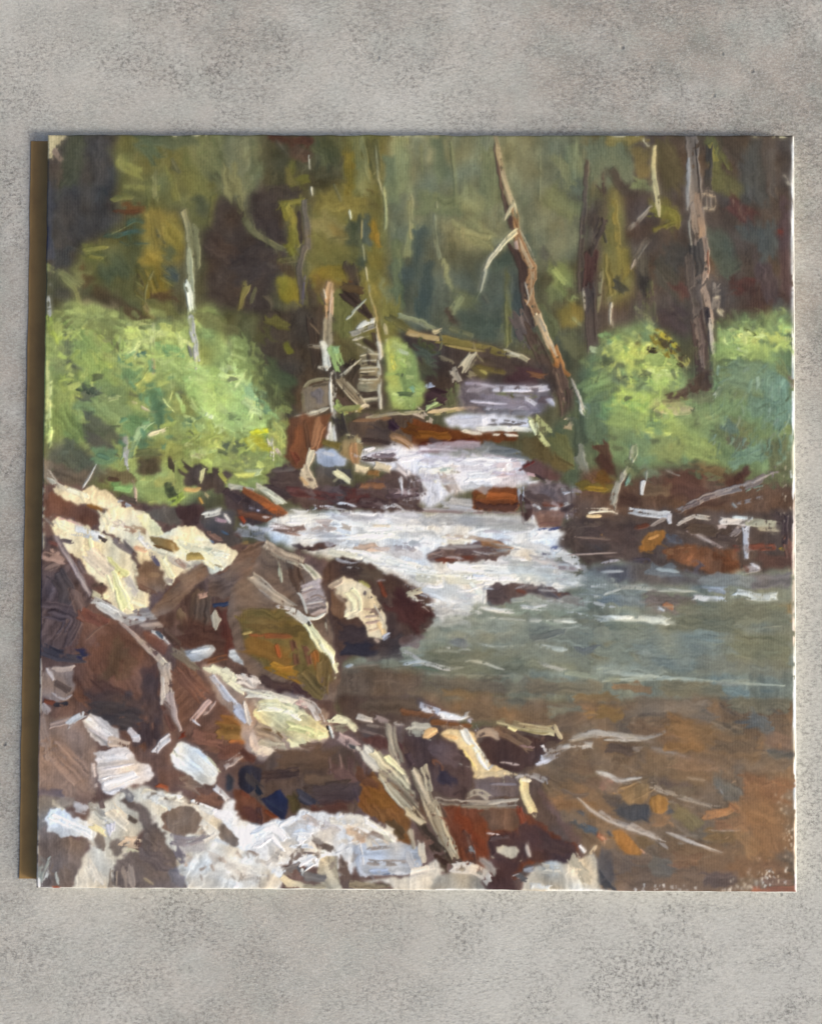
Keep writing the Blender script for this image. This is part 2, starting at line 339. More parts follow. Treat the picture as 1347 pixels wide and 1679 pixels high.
STROKES = """
f painted_forest | dim olive and umber forest painted across the top of the canvas
p 5a563e e=1 r=0 | 40,205 1320,205 1320,1480 40,1480
# dark spruce mass at left
p 494642 e=6 r=5 | 60,215 205,215 193,262 198,292 186,330 196,360 176,386 132,402 122,445 60,447
b 4f5241 34 | 128,228 118,262 112,300
b 4b4947 26 | 165,235 168,300
b 484542 40 | 105,330 118,370
b 484846 28 | 88,425 112,420
b 5e5147 18 a=.6 | 92,262 99,300
b 4a4c55 10 | 83,300 83,425
# olive canopy
p 6a6840 e=5 r=6 | 196,215 380,215 372,300 362,330 348,372 330,375 298,345 250,347 214,332 190,322 203,285 188,255
b 7b7b52 60 | 335,235 352,280
b 5a634a 22 | 228,228 262,232 318,228
b 5a664a 24 | 236,240 258,262
s 7f7f47 18 d=.25 h=.7 | 194,262 206,274 230,284
s 84844c 9 d=.2 h=.7 | 203,306 262,309
s 8a885a 11 d=.2 a=.8 h=.7 | 252,288 255,328
s 8a8a54 7 d=.3 h=.6 | 200,250 196,268 204,284
b 6f6f42 30 | 300,265 330,320
s 7b7a44 12 a=.7 d=.2 | 275,270 290,330
b 585c3e 20 | 199,320 238,332
b 52553e 16 | 348,285 362,302
b 4f533e 28 | 322,335 352,350
s 6d6a3c 10 d=.2 | 352,318 345,376
s 7a7742 12 a=.8 d=.2 | 190,325 210,322
s 5e6048 12 a=.8 | 283,268 290,280
s 62663e 20 a=.6 d=.3 | 250,300 250,345
b 6e4c30 12 | 205,342 236,345
s 5a3a2a 8 a=.7 | 186,346 232,349
# ochre and teal spruce boughs
p 5d5c3a e=5 r=6 | 136,402 176,386 240,350 246,430 226,470 245,525 190,505 150,478 122,447
p 84753a e=5 r=5 | 238,345 288,345 303,382 303,420 252,442 232,432 238,380
b 94823b 24 | 272,372 294,404
b 90803c 26 | 240,420 262,428
s 7f6f38 18 a=.8 d=.15 | 255,350 262,400
b 525a40 52 | 180,432 192,452
b 6a693a 26 | 140,408 166,430
s 6e6c3a 7 d=.2 | 134,410 178,404
s 6b6a38 6 d=.2 | 145,420 170,424
s 3c6258 8-4 d=.12 h=.7 | 186,390 205,382 240,378
s 3f5c54 6-3 d=.1 h=.7 | 195,386 214,376
s 3c5852 5-2 h=.7 | 214,378 236,383
s 3f6357 7 a=.8 d=.2 | 204,370 222,361 238,366
s 405b52 4-2 | 218,400 246,399
s 4b5c49 8 a=.8 d=.2 | 172,388 200,384
s 7b7a50 3-2 d=.3 | 180,384 206,372
s 3f5a50 3 | 196,396 214,404
s 55593a 3 | 150,416 174,420
s 484d40 5 d=.2 | 256,376 262,390
s 4a5044 4 | 262,392 272,400
b 4f5b45 18 | 272,404 285,420
s 46564e 9 d=.15 | 268,430 290,446
s 44504e 10 d=.15 | 272,442 292,456
s 4f5a44 4 d=.2 | 266,418 282,428
s 6c6440 3 d=.2 | 268,424 288,440
s 5f6242 4 | 262,456 290,466
p 77692f e=4 r=4 | 222,440 252,436 268,450 282,478 272,500 245,530 232,530 236,480
s 86763a 6-2 d=.2 | 238,442 250,470 246,500
s 655a32 5 d=.2 | 250,446 262,476
s 5a5234 5 d=.1 | 226,448 236,470
s 5f5730 6 d=.1 | 220,476 234,490
s 77672f 5 d=.15 | 258,438 276,470
s 7a6a32 4 d=.15 | 248,470 262,490
b 544634 34 | 160,486 200,510 222,525
b 5a4533 18 | 248,488 282,487
b 5c4c34 20 | 132,446 142,462
b 6f6d40 28 | 248,500 282,515
s 8a7b52 10 d=.2 a=.7 | 238,500 248,520
s 7a7f55 12-8 d=.2 | 80,438 108,452 130,468
s 7c8052 8 d=.3 | 100,455 120,472 132,500
b 4a4a42 22 | 96,478 116,492
b 8c7a58 14 | 140,496 185,512
b 72774e 18 | 122,448 136,452
m n=420 l=16 w=5 g=80 j=35 v=.07 | 80,222 400,222 400,520 80,520
# warm dark wall of trunks
p 4b4037 e=5 r=6 | 366,318 386,322 398,348 410,312 430,302 470,332 462,352 472,402 478,422 458,452 452,482 448,560 420,560 370,520 345,512 334,482 336,430 330,392
b 473f3b 40 | 425,350 452,398
b 463f3b 60 | 388,440 446,432
b 52443a 30 | 350,400 378,420
b 4e4238 30 | 360,480 400,510
p 77785a e=5 r=5 | 362,215 434,215 428,290 408,322 402,348 392,348 388,322 362,314
b 6e7050 24 | 420,270 408,312
b 7d7a52 30 | 378,280 385,320
b 696b4c 30 | 428,235 425,280
s 6c694a 10-6 d=.15 | 392,325 399,346
s 6b684a 12-9 d=.12 | 397,350 410,374 432,392 458,406 476,410
s 79744f 5-3 d=.2 a=.8 | 400,350 413,374 434,392
s 6f6b4e 8 d=.3 | 408,350 416,372
p 544f39 e=6 r=6 | 430,215 512,215 512,335 470,325 432,295
b 5f3f31 16 | 444,226 508,232
b 5b4638 20 | 478,246 506,256
s 6a6558 5-2 d=.4 a=.7 | 452,230 474,256
b 4a4038 26 | 440,318 490,316
b 6f6a36 15 | 480,266 476,292
b 67632f 14 | 482,298 504,294
b 6a6036 14 | 470,282 480,300
b 5d5c3c 46 | 528,230 548,262
b 4e4833 26 | 516,296 556,296
b 514d38 18 | 520,285 545,280
p 756c3a e=7 r=6 | 512,312 560,300 562,215 640,215 640,560 505,560 505,420 515,400
b 84712f 16 | 572,250 572,330
b 7d7c50 18 | 586,222 598,320
s 83845a 10-5 d=.2 a=.8 | 592,226 600,262 605,300
b 5c5b3b 18 | 612,250 618,300
s 5a5737 20-16 a=.85 d=.1 | 610,230 618,280
b 85793f 28 | 528,332 604,340
b 8b8150 38 | 520,364 560,388
b 907840 14 | 545,376 562,386
s 6f6a42 5 d=.2 | 540,392 580,388
b 4e5440 26 | 580,360 588,424
b 48503f 20 | 575,400 592,432
b 515b50 14 | 598,356 604,402
b 906f28 14 | 612,366 620,404
s a0782c 8-5 d=.25 | 616,378 618,402
b 7d7035 24 | 612,410 620,446
b 6e6836 16 | 622,310 626,344
s 5c5535 14 d=.1 a=.9 | 606,316 632,320
b 605a38 18 | 606,335 630,345
b 70693a 46 | 516,406 578,428
s 5e5c38 5 d=.2 | 530,436 575,442
b 806e2e 26 | 520,452 572,448
s 8a7630 9 d=.15 | 540,462 572,468
b 443a31 16 | 574,440 588,452
s 4a4036 22-16 d=.1 | 572,440 586,482
s 6b4a2e 4 | 562,460 578,462
b 7b7038 34 | 606,450 622,490
b 6a5634 26 | 520,470 560,480
s 7e7638 13 d=.12 | 458,336 500,330
s 7c7536 20-16 d=.1 | 470,340 480,372 484,404
s 6c682f 14 | 470,400 484,420
p 82772f e=2 r=4 | 449,456 470,450 495,440 498,470 490,497 466,496 455,480
s 706a2c 3 d=.2 | 456,470 470,476
s 5c5638 10 d=.2 | 458,430 485,424
b 5a4a3a 18 | 462,436 480,446
b 4a4038 14 | 510,470 520,520
m n=520 l=18 w=6 g=88 j=25 v=.06 | 400,222 650,222 650,560 400,560
f painted_tree_trunk | thin grey brown trunk painted at the left of the derelict hut
s 6c6355 9-11 d=.1 h=1 | 498,330 503,368 504,408
s 4b423b 8 d=.1 | 490,346 494,400
s 5d554a 9-14 d=.08 | 500,404 491,440 496,490 486,540
s 5d544b 16-22 d=.06 | 486,530 488,570 492,622
s 6b5f54 6-4 d=.25 a=.8 | 482,530 486,600
s 6b6478 4-3 d=.2 a=.6 | 500,450 496,500
s d5cfb5 3-2 h=1.6 | 506,254 508,280
s cfc9b0 4-2 h=1.6 | 510,306 512,322
f painted_tree_trunk | narrow pale trunk painted down into the left green bush
s 8a8664 10-13 d=.15 | 300,342 309,380 312,420
s 7d7b58 16 d=.15 a=.9 | 318,370 322,440
s 9a9b7a 9-12 d=.2 | 310,410 312,450 314,480
s a4a88a 16-14 d=.1 | 308,460 314,500 314,532
s d0d3c0 11-9 d=.15 h=1.8 | 308,466 313,500 316,532
s 5e604c 3 | 305,470 308,480
r dim olive and umber forest painted across the top of the canvas
# green grey depth in the middle
p 77775a e=8 r=4 | 636,215 860,215 860,400 780,420 690,385 640,420
p 6d7259 e=10 r=5 | 634,320 700,320 690,400 640,430
b 808860 26 | 655,235 660,310
b 667558 18 | 640,260 645,330
b 8d9266 8 | 672,302 675,355
s a39c74 6-3 d=.2 | 672,318 678,340
b 8b8f62 16 | 678,370 668,424
s 9a9668 9-6 d=.25 | 672,330 674,390
b 4a5850 26 | 690,378 686,500
b 5f6c4c 20 | 650,400 655,450
b 546450 20 | 714,226 726,292
s 5a674c 4 d=.15 | 738,232 745,300 745,344
s 868960 5 d=.2 a=.7 | 742,244 748,330
b 687252 34 | 690,330 752,335
b 80815a 40 | 762,318 790,345
b 88855a 34 | 766,372 800,396
s 8d885c 12 d=.2 a=.8 | 760,378 798,388
b 6a7355 30 | 800,250 805,330
b 727a58 44 | 880,240 900,320
p 545b4d e=9 r=6 | 640,440 672,425 692,372 722,386 732,428 762,442 802,428 862,418 878,560 800,570 690,560 650,520
b 7d7e56 30 | 640,470 642,540
b 5d6c50 16 | 648,430 656,500
s 86896a 9-6 d=.15 | 709,348 714,392 720,424
s 95987a 4-3 d=.3 | 712,352 712,378
b 8a8e66 13 | 730,436 736,466
b 62694c 30 | 752,490 770,500
s 6f6c42 11 d=.12 e=2 | 834,452 832,500 834,562
b 4a5850 26 | 700,440 692,520
b 48564a 42 | 756,530 812,540
b 4a584a 20 | 800,440 840,420
s 6a5f50 5 d=.25 a=.7 | 790,480 800,496
b 4d4138 10 | 734,512 744,528
s 7c8560 14 d=.35 a=.8 | 742,510 752,490
s 7f8762 5 d=.3 a=.8 | 670,520 696,528 700,545
b 46504c 34 | 852,460 858,540
p 73745a e=8 r=5 | 852,215 965,215 955,405 930,432 882,442 862,380
b 7c7c53 34 | 900,320 942,352
b 80805a 20 | 915,260 935,300
b 6d7759 26 | 935,240 948,290
b 566351 20 | 864,388 868,424
b 58574c 18 | 893,414 905,436
b 7b8850 34 | 914,440 928,466
s 8c9a5c 12 d=.2 | 908,444 922,462
b 6c7850 20 | 898,478 916,490
s 8c9a5c 13 d=.15 | 932,486 946,498
p 86743a e=3 r=4 | 912,505 938,494 956,500 958,530 940,538 918,534
b 6a6c48 26 | 890,510 905,545
s 9c9a66 6 d=.3 | 938,520 952,534
b 5e5f45 30 | 930,550 950,580
# far trunks on the right of the gap
p 564a40 e=7 r=6 | 960,340 990,330 1060,215 1310,215 1310,545 1000,545 958,560
p 7a7140 e=7 r=5 | 992,320 1022,305 1032,430 1032,492 986,505 984,420
b 6d785f 44 | 1008,235 1020,300
b 6a745c 40 | 975,235 985,300
b 8a7c46 14 | 1000,228 1055,226
b 7f6f44 22 | 1048,248 1054,282
b 7b8b60 18 | 1040,300 1062,302
b 8a7a3c 22 | 1018,410 1024,450
s 8d7d40 10 d=.2 | 1005,330 1012,400
s 80703a 12 d=.2 | 995,420 1002,480
s 4a4638 5 | 990,380 993,400
s 4c4a3e 14 d=.15 | 1006,464 1026,478
s 53493d 20-12 d=.15 | 1000,280 1020,310
b 4f443a 14 | 1022,300 1032,326
f painted_tree_trunk | slender dark forked trunk painted at right of the ochre foliage
s 5d5247 7-9 d=.15 | 962,262 958,330 954,372
s 5a4f45 9-12 d=.08 | 955,370 952,420 952,475
s 513b35 24-14 d=.08 | 968,416 966,450 960,480
s 5a4e46 18-20 d=.06 | 966,470 968,520 972,575
s 4d433c 16-8 d=.1 | 988,360 976,395 966,420
s 5b4b41 10-6 d=.35 | 990,282 992,330
s 564840 5-2 d=.2 | 972,296 990,322
s b8aa90 5-3 d=.2 h=1.5 | 956,472 958,510
s 8b7f5c 8-5 d=.2 | 986,440 982,480 980,512
s 6e6658 8 d=.3 a=.7 | 966,372 974,400
s b5ae9a 6-3 h=1.8 | 1001,496 999,532
s 3d332e 2 | 972,480 975,560
r dim olive and umber forest painted across the top of the canvas
p 57473c e=4 r=5 | 1024,318 1066,316 1068,360 1060,392 1034,394 1026,360
b 5a5036 40 | 1082,240 1106,300
b 6c6438 28 | 1078,330 1104,362
s 7c7336 22-14 d=.12 | 1072,345 1102,352 1108,372
s 7a7135 9 d=.2 | 1075,376 1104,366
s 8c8272 9-6 d=.4 a=.8 | 1030,376 1048,358 1066,338
s 857866 10 d=.4 a=.7 | 1040,426 1062,392
s b09c88 4-2 d=.2 | 1034,442 1046,414
b 5e5647 22 | 1048,420 1058,470
b 48453f 46 | 1096,410 1120,430
b 504c42 30 | 1080,440 1120,490
b 4a4040 40 | 1090,510 1118,530
b 5c3f38 18 | 1112,470 1120,480
b 474039 18 | 1052,456 1060,480
s 6b6a44 20 d=.4 a=.7 | 1060,470 1066,520
s 8a8a60 16 d=.5 a=.7 | 1042,512 1062,530
b 6d693f 22 | 1164,232 1178,300
s 7a743e 9 d=.25 | 1164,238 1172,262
s 72703f 10 d=.25 a=.8 | 1180,246 1194,272
b 69633f 34 | 1178,298 1212,312
b 59604f 40 | 1172,390 1196,440
b 4f5551 34 | 1254,372 1262,420
b 4e5654 26 | 1215,375 1240,385
b 603f38 26 | 1200,334 1226,356
b 5f3a31 26 | 1208,470 1236,470
b 503c34 60 | 1222,490 1284,500
b 5d4845 18 | 1284,330 1290,480
b 51504a 44 | 1226,240 1238,330
b 4f4438 40 | 1190,225 1215,245
b 5d564f 14 | 1262,250 1268,320
b 544644 30 | 1250,440 1262,480
b 7a3c30 7 | 1274,380 1280,382
b 56534f 24 | 1276,505 1292,520
m n=420 l=22 w=6 g=90 j=10 v=.05 | 640,222 960,222 960,560 640,560
m n=420 l=22 w=6 g=90 j=12 v=.06 | 960,222 1300,222 1300,530 960,530
k 8e7660/9b846b/87786a n=6 l=10 w=3 g=85 j=20 | 1200,330 1240,330 1240,360 1200,360
f painted_tree_trunk | tall grey trunk with a pink lit edge painted at right
s 7a6f65 20-22 d=.06 | 1132,215 1137,290 1140,345
s 7d7065 22-24 d=.05 | 1140,335 1146,380 1150,420
s 51493f 12 d=.15 | 1162,240 1160,310
s 8d8d8c 8-5 d=.25 | 1128,258 1127,310 1126,345
s 9a9a9a 4-2 d=.3 | 1130,272 1125,310
s 8f7762 12-10 d=.12 | 1143,322 1150,385
s a29a8a 4-3 d=.2 | 1126,340 1130,380 1134,416
s 3a332d 2 | 1138,228 1143,280 1148,330
s 4c4742 26-18 d=.08 | 1142,406 1146,440 1144,462
s 6e6158 22-18 d=.08 | 1136,458 1142,500 1146,535
s 5f554e 14 d=.2 | 1128,418 1132,470
s ab8f79 8-11 d=.1 h=1.5 | 1156,385 1158,430 1155,462
s b1957e 12-9 d=.1 h=1.5 | 1152,470 1160,500 1166,535
s a36a50 3-2 d=.3 | 1160,410 1160,450
s a8967e 5 d=.45 | 1150,318 1172,322
s a8967e 4 d=.4 | 1152,340 1170,344
s a8967e 4 d=.4 | 1168,318 1166,345
s 5a4a42 22-28 d=.05 | 1142,525 1149,570 1153,632
s 7c6a5e 10-7 d=.25 | 1140,526 1146,560 1150,600
s 464041 9-7 d=.08 | 1158,505 1164,560 1166,612
s cdb9a6 8-5 d=.1 h=1.6 | 1162,522 1167,560 1169,590
s 8d8175 14 d=.4 a=.8 | 1174,462 1172,508
s c8bfa8 6-3 d=.3 | 1172,490 1178,485
s b5a88a 10 d=.3 | 1178,508 1184,515
f painted_tree_trunk | narrow pale stem painted in the upper right corner of the forest
s b5aa7c 7-10 d=.1 h=1.3 | 1072,240 1070,280 1074,315
s bcb081 11-5 d=.1 h=1.3 | 1073,300 1078,340 1079,355
f painted_tree_trunk | leaning orange brown trunk with a broken branch painted over the creek
s 6a5a4a 8 d=.2 | 812,236 818,290
s 54443a 9-8 d=.08 | 815,252 824,310 832,350
s 8d8164 7-9 d=.1 | 812,222 820,268 830,312 840,342
s a59a78 4-3 d=.15 | 824,290 834,322 842,345
s 54423a 9 d=.08 | 836,356 840,378
s 4a3b34 20-16 d=.06 | 846,408 856,436 862,470
s a27a50 10-12 d=.08 h=1.4 | 842,340 846,370 850,392
s 9b7551 13-15 d=.06 h=1.3 | 848,385 858,412 870,438 872,452
s 9a7450 14-15 d=.06 h=1.3 | 872,446 867,475 868,496
s 52443c 14-12 d=.1 | 858,466 862,500 872,536
s a07c58 15-13 d=.06 h=1.3 | 868,490 878,512 884,530
s 6a5b52 26 d=.3 | 848,520 866,560
s d2bc94 8-7 d=.1 h=1.8 | 878,515 892,545 902,568
s c9aa80 12-10 d=.1 h=1.4 | 882,520 898,560 908,580
s 55463c 22-20 d=.08 | 868,545 890,590 912,640
s a87444 12-16 d=.08 h=1.4 | 906,568 914,590 918,605
s a8703f 9 d=.1 | 912,598 930,614
s 5d4b41 18-26 d=.06 | 912,605 926,650 930,682
s 7b6454 5-3 d=.3 | 910,610 924,660
s 54433a 14 d=.1 | 934,640 936,680
s c2b88f 8-6 d=.08 h=1.8 | 845,380 830,392 818,406
s bdb592 7-4 d=.08 h=1.8 | 820,404 804,426 796,440
s a9aa92 4-2 d=.1 h=1.5 | 795,440 793,455 786,476
s 6f7a55 3-2 a=.7 | 786,476 778,494
s b9af8d 6-4 d=.1 h=1.8 | 842,334 834,346 826,362
s b2a884 5-3 d=.1 h=1.6 | 842,332 846,350
s c9bd9c 2-2 h=1.6 | 850,374 862,396 874,420 877,434
s 6e5138 3 | 842,356 848,374
s b89c8c 6 d=.15 | 845,396 847,408
s b0aaa0 3-1 | 860,462 866,490 862,500
f painted_shrub | bright yellow green bush painted along the left bank
p 8d9f5c e=7 r=7 | 70,520 92,508 130,500 192,516 230,535 300,520 340,498 400,530 412,585 446,640 474,700 468,762 432,802 380,806 330,806 300,840 240,826 200,800 150,790 70,765
b a0b167 44 | 115,518 180,530 200,545
b 97a760 40 | 140,545 190,560
s 9db855 18 d=.4 | 84,520 96,560
s 5f6f4a 18 d=.5 | 104,532 126,560
b 78885c 46 | 92,585 130,590
b 6f7a5c 30 | 112,560 128,582
s 57604c 13-8 d=.15 e=3 | 116,596 136,606
b a8b656 26 | 148,588 166,604
b 86a45c 44 | 134,560 168,640
b 7a7a4e 22 | 178,528 192,566
b 8a8a58 20 | 165,545 178,560
b 5f9064 28 | 206,606 232,618
b 57826c 9 | 198,584 240,580
s 4f7c66 6 d=.15 | 200,584 240,577
b a8ba70 36 | 208,544 244,556
s b2c07a 10 d=.25 | 210,530 246,528
s 748050 6 d=.3 | 222,534 240,540
b a0b86a 40 | 290,552 302,600
s a6b868 20 d=.2 | 268,540 290,545
b 74b070 16 | 258,570 290,574
b 5a9468 8 | 262,580 292,584
s b6b65c 20-14 d=.15 | 224,640 240,626 250,606
b 9fae5c 22 | 205,642 232,640
b 6e8c5e 56 | 134,648 212,662
b 7d945e 36 | 160,655 200,685
s a0b078 8 d=.25 a=.8 | 175,655 198,650
b 5d6150 24 | 132,640 158,652
s 56604a 14 d=.2 | 120,632 150,640
b 58584b 42 | 140,695 186,730
b 55534a 20 | 150,720 176,735
b 6f8a50 38 | 92,660 124,720
b 7f9458 22 | 100,640 104,660
s c8d890 9 d=.5 | 82,625 78,700
s b5cc78 7 d=.5 | 84,700 80,735
b 4d7855 34 | 244,640 270,664
b 5b8a5a 34 | 212,690 248,708
b 4a7456 24 | 262,650 262,690
b 45684f 22 | 228,728 262,736
b 557c5a 20 | 300,688 320,690
s 94b480 12-14 d=.12 | 248,690 232,702 220,726
s 7d9a6c 20 d=.1 | 214,728 210,745
p 8a9454 e=5 r=5 | 268,648 292,636 318,640 330,660 318,684 292,678 276,664
b 7f844c 18 | 296,652 312,664
s 5f6642 6 | 288,646 298,652
s c0cf84 3-2 d=.2 | 266,652 274,664 286,676
s b8c878 4 d=.2 | 282,640 276,660
b a6ce70 56 | 330,630 372,690
b a8cc74 30 | 310,610 340,618
s bcdc8c 14 d=.15 h=1.5 | 334,678 350,688
s dfe8d0 7 d=.1 h=1.7 | 340,680 347,684
s b9d47e 9 d=.2 | 318,622 340,640 350,650
s 7aa664 8 | 356,634 366,646
s 73925e 8 | 356,640 362,648
s d6c79a 6-4 d=.1 h=1.7 | 216,658 228,666 246,674
s dccfa6 8-6 d=.15 h=1.7 | 244,712 262,708 276,702
b 90924e 34 | 258,738 322,742
b 9aa658 22 | 330,720 350,745
s a8b468 14 d=.2 | 320,745 350,735
s c0bd84 6 d=.3 | 300,728 312,718
s cdbd92 8 d=.4 | 318,745 335,750
s 6d7048 14 d=.1 | 222,744 264,742
p 594f3c e=3 r=3 | 222,748 264,746 264,776 240,782 222,776
s 4d4536 14-10 d=.1 | 278,758 294,778
b 6a5a42 20 | 172,778 214,784
s 5a4636 8 | 176,784 196,788
p 645f4e e=9 r=6 | 72,735 110,725 160,740 175,780 150,800 72,800
b 5b6150 40 | 104,742 140,765
b 6c5d4e 26 | 90,775 145,790
b 8f7c68 16 | 76,765 86,785
b 5b8a66 26 | 162,748 182,748
s 4f7a60 8 d=.2 | 160,745 180,752
s 74aa64 11 d=.12 | 188,800 214,802
s 5f8a50 8 | 184,795 200,792
s a8ac62 7 d=.15 | 228,784 250,786
b 8a9c5a 34 | 248,800 272,815
b 9a9f5c 22 | 270,788 300,790
s 3d4838 16 d=.2 | 276,800 290,820
s 9aba50 11 d=.2 | 278,826 302,812
s 98a860 12 d=.2 | 240,830 262,824
s 8f9a58 20 d=.2 | 295,760 300,800
m n=620 l=13 w=6 g=10 j=60 v=.07 | 78,510 420,510 470,700 420,800 280,835 78,760
k a9c878/98b464/b8c47a/7d9a58 n=60 l=8 w=4 g=10 j=60 d=.3 | 320,600 420,620 460,740 380,780 300,740
k 9cb26a/7f955a/aab96c n=60 l=9 w=4 g=10 j=60 d=.3 | 90,520 330,540 300,640 90,640
r narrow pale trunk painted down into the left green bush
s b9b8ae 12-7 d=.15 h=1.4 | 312,520 318,556 324,590
s c5c2b8 6-4 d=.1 h=1.5 | 320,575 323,612
s 716f66 5 d=.2 | 310,560 314,585
f painted_tree_trunk | short thin pale stem painted in the middle of the left bush
s aab27e 6-8 d=.15 | 252,528 250,560 252,585
s b4906a 5-4 d=.1 | 251,578 253,612
s d0c4ae 3-2 d=.1 | 249,582 251,614
f painted_tree_trunk | thin grey stem painted at the foot of the left bush
s a9a596 10-6 d=.25 | 206,720 207,760
s c8c4c0 5-3 d=.2 | 203,742 211,772
s b59a80 4 d=.3 | 214,780 222,805
s c9a890 5-3 d=.25 | 222,800 224,830
s d8d6cf 4-2 d=.05 h=1.6 | 135,802 146,784 158,762
r bright yellow green bush painted along the left bank
# shade between bush and hut
p 4a4136 e=4 r=5 | 404,515 500,500 560,520 545,600 510,640 486,690 470,690 440,640 414,590
p 5a5a3e e=5 r=5 | 366,500 420,515 430,570 414,600 380,575 366,545
b 6e6634 16 | 440,522 470,535
b 6d6c2c 10 | 470,562 475,582
b 5c5636 20 | 430,540 440,560
s 9fb072 16-12 d=.12 | 380,560 396,568 408,570
s a6b878 11 d=.12 | 382,580 400,585
s b0bd7a 9-6 d=.12 | 372,602 390,606 402,608
b a9cf80 42 | 380,632 402,655
b a2cf7c 46 | 384,662 428,690
b 8ec08a 22 | 405,640 432,650
b 6aa070 12 | 420,662 444,668
b 48583e 44 | 438,612 476,640
b 5f7a54 18 | 424,604 436,622
b 4c4a32 26 | 470,650 486,660
s 4c5a44 12 d=.1 | 377,682 393,684
s dcd82c 9 d=.05 h=1.8 | 411,708 442,706
s 8fb04a 4 | 424,713 438,712
b bab233 18 | 412,722 440,732
b b6be64 22 | 448,700 462,735
s a8b062 8 d=.3 | 448,690 462,710 470,730
b 5c6850 15 | 370,728 392,732
b 8f9a5c 30 | 372,758 422,764
s a3b07c 13-10 d=.2 | 406,776 429,774
b 7d8a52 18 | 380,780 405,785
s 39302a 6-3 | 426,678 428,690
s 5f8a68 4 d=.2 | 415,662 440,680
s c9bfa8 10-5 d=.4 | 444,724 446,755
s b5aca4 6 d=.4 | 452,735 460,748
m n=150 l=11 w=5 g=10 j=60 v=.07 | 366,540 430,600 470,700 462,770 400,790 366,780
s 4a4038 20 d=.1 | 302,770 330,786
p 4c433e e=2 r=4 | 300,772 330,762 360,768 382,785 372,800 380,812 350,806 310,800
s dcd59a 9-6 d=.05 h=1.7 | 334,768 331,782 328,792
s c8a060 8-6 d=.1 | 302,802 318,803 330,800
s b8a878 5 d=.3 | 334,808 346,818
s b88a40 4 d=.2 | 326,815 332,826
s 9a9a4c 8 d=.3 | 360,775 372,790
f painted_hut | ruined hut of grey and white boards painted at the far bend of the creek
b 5f5636 40 | 548,560 575,600
b 6a6a3e 34 | 560,480 560,550
b 756e38 30 | 640,500 640,550
p 4d4236 e=3 r=3 | 500,600 545,590 600,600 625,560 632,640 636,672 560,680 490,690 484,640
s 453a30 18 d=.1 | 512,530 520,590
b 5a4a3a 12 | 524,500 524,540
s 6d5d4a 3 d=.4 | 508,530 524,548
s 9a8e78 2 d=.3 | 506,569 524,571
s b8936a 8-12 d=.1 h=1.5 | 541,462 537,490 538,528
s caa07a 4 d=.2 h=1.5 | 545,472 544,520
s cfc5b0 3 d=.4 | 530,474 535,490
s 9a8e74 15 d=.1 | 538,522 537,562
s b8ac94 4 d=.2 | 532,522 531,560
s d9d6c6 10-15 d=.08 h=1.9 | 529,560 534,580 536,602
s c9c4b4 4-8 d=.3 h=1.5 | 522,602 536,604
p 766c5e e=1.5 r=1.5 | 496,640 512,630 542,624 542,664 510,674 496,680
b 6e676c 18 a=.7 | 520,640 524,660
s 5a4e3e 4 | 512,634 538,630
s 968c6c 7-5 d=.1 h=1.4 | 494,644 506,628 522,622 542,621
s 80765a 5 d=.15 | 496,645 498,676
s b0a894 8-6 d=.35 h=1.4 | 478,686 505,680 540,667
s d0cbb8 4 d=.4 h=1.4 | 498,678 520,674
s b5ab98 11-9 d=.25 h=1.4 | 545,612 546,650 547,684
s d8d3c4 4 d=.2 h=1.5 | 541,626 543,660
s 8aae6a 18 d=.12 | 546,572 556,602
s 84b680 12 d=.08 | 545,574 556,574
p 7d745c e=1.5 r=2 | 590,584 606,576 622,580 626,640 618,662 598,662 586,636
s 4a4034 5 d=.1 | 594,596 620,598
s 4d4336 4 d=.1 | 590,612 618,614
s b7b29a 3-3 d=.2 h=1.4 | 590,584 606,580 624,582
s aaa48e 3 d=.3 | 588,604 620,602
s b0aa94 3 d=.3 | 588,622 620,622
s 8f8a70 6 d=.3 | 588,632 620,634
s b4ac8c 4 d=.3 | 586,640 622,641
s 453a30 9 d=.08 | 592,647 618,647
s c0b8a0 3 d=.2 h=1.4 | 592,655 620,653
s 463b31 10 d=.08 | 600,664 620,664
s cfccba 6-8 d=.12 h=1.7 | 618,548 624,580 622,585
s c5c0ac 6-5 d=.2 h=1.5 | 620,590 622,630 624,670
s d2cec0 7-10 d=.1 h=1.8 | 586,540 600,528 612,526
s 918c7e 10-8 d=.1 h=1.3 | 576,548 596,540 614,534
s c9c4b6 5-3 d=.15 h=1.6 | 578,558 600,550 614,552
s 42382e 9 d=.08 | 602,560 612,568
s 3e332b 20-12 d=.1 | 572,486 588,500 604,516
s 5d4a32 14 d=.1 | 566,470 590,476
s a9aa94 6-3 d=.1 h=1.5 | 568,524 584,506 601,490
s ad9e66 3-5 d=.15 h=1.4 | 604,476 612,505 619,530
s b99d60 4-4 d=.2 h=1.4 | 612,500 618,526
s a3906a 4 d=.2 | 616,530 622,560 628,585
s 4a3f32 22-8 d=.08 | 580,600 570,625 585,645
s a89f88 7-5 d=.2 h=1.5 | 590,586 574,602 556,622
s 8a7b62 13-10 d=.06 h=1.2 | 556,622 576,644 592,662
s cdbf9c 3-3 d=.08 h=1.7 | 560,618 582,640 604,668
s c2b494 2 d=.1 h=1.6 | 552,626 570,648 590,668
s 5d5140 2 | 558,624 590,660
s d0bfa0 8 d=.1 h=1.6 | 584,670 600,664
s 544438 18 d=.1 | 556,650 572,672
p 92a558 e=3 r=4 | 632,566 650,552 668,560 680,598 692,660 668,672 648,676 636,650
b a8b878 18 | 645,566 662,570
s c0cc9a 7 d=.25 | 650,570 664,580
s b5b44a 8 d=.25 | 640,580 642,600
b 83a05c 24 | 660,620 676,640
s 6a7d4c 9 d=.1 | 658,646 672,648
s 74b080 8 d=.2 | 672,632 680,636
s 5f5c3a 12 d=.1 | 640,520 680,548
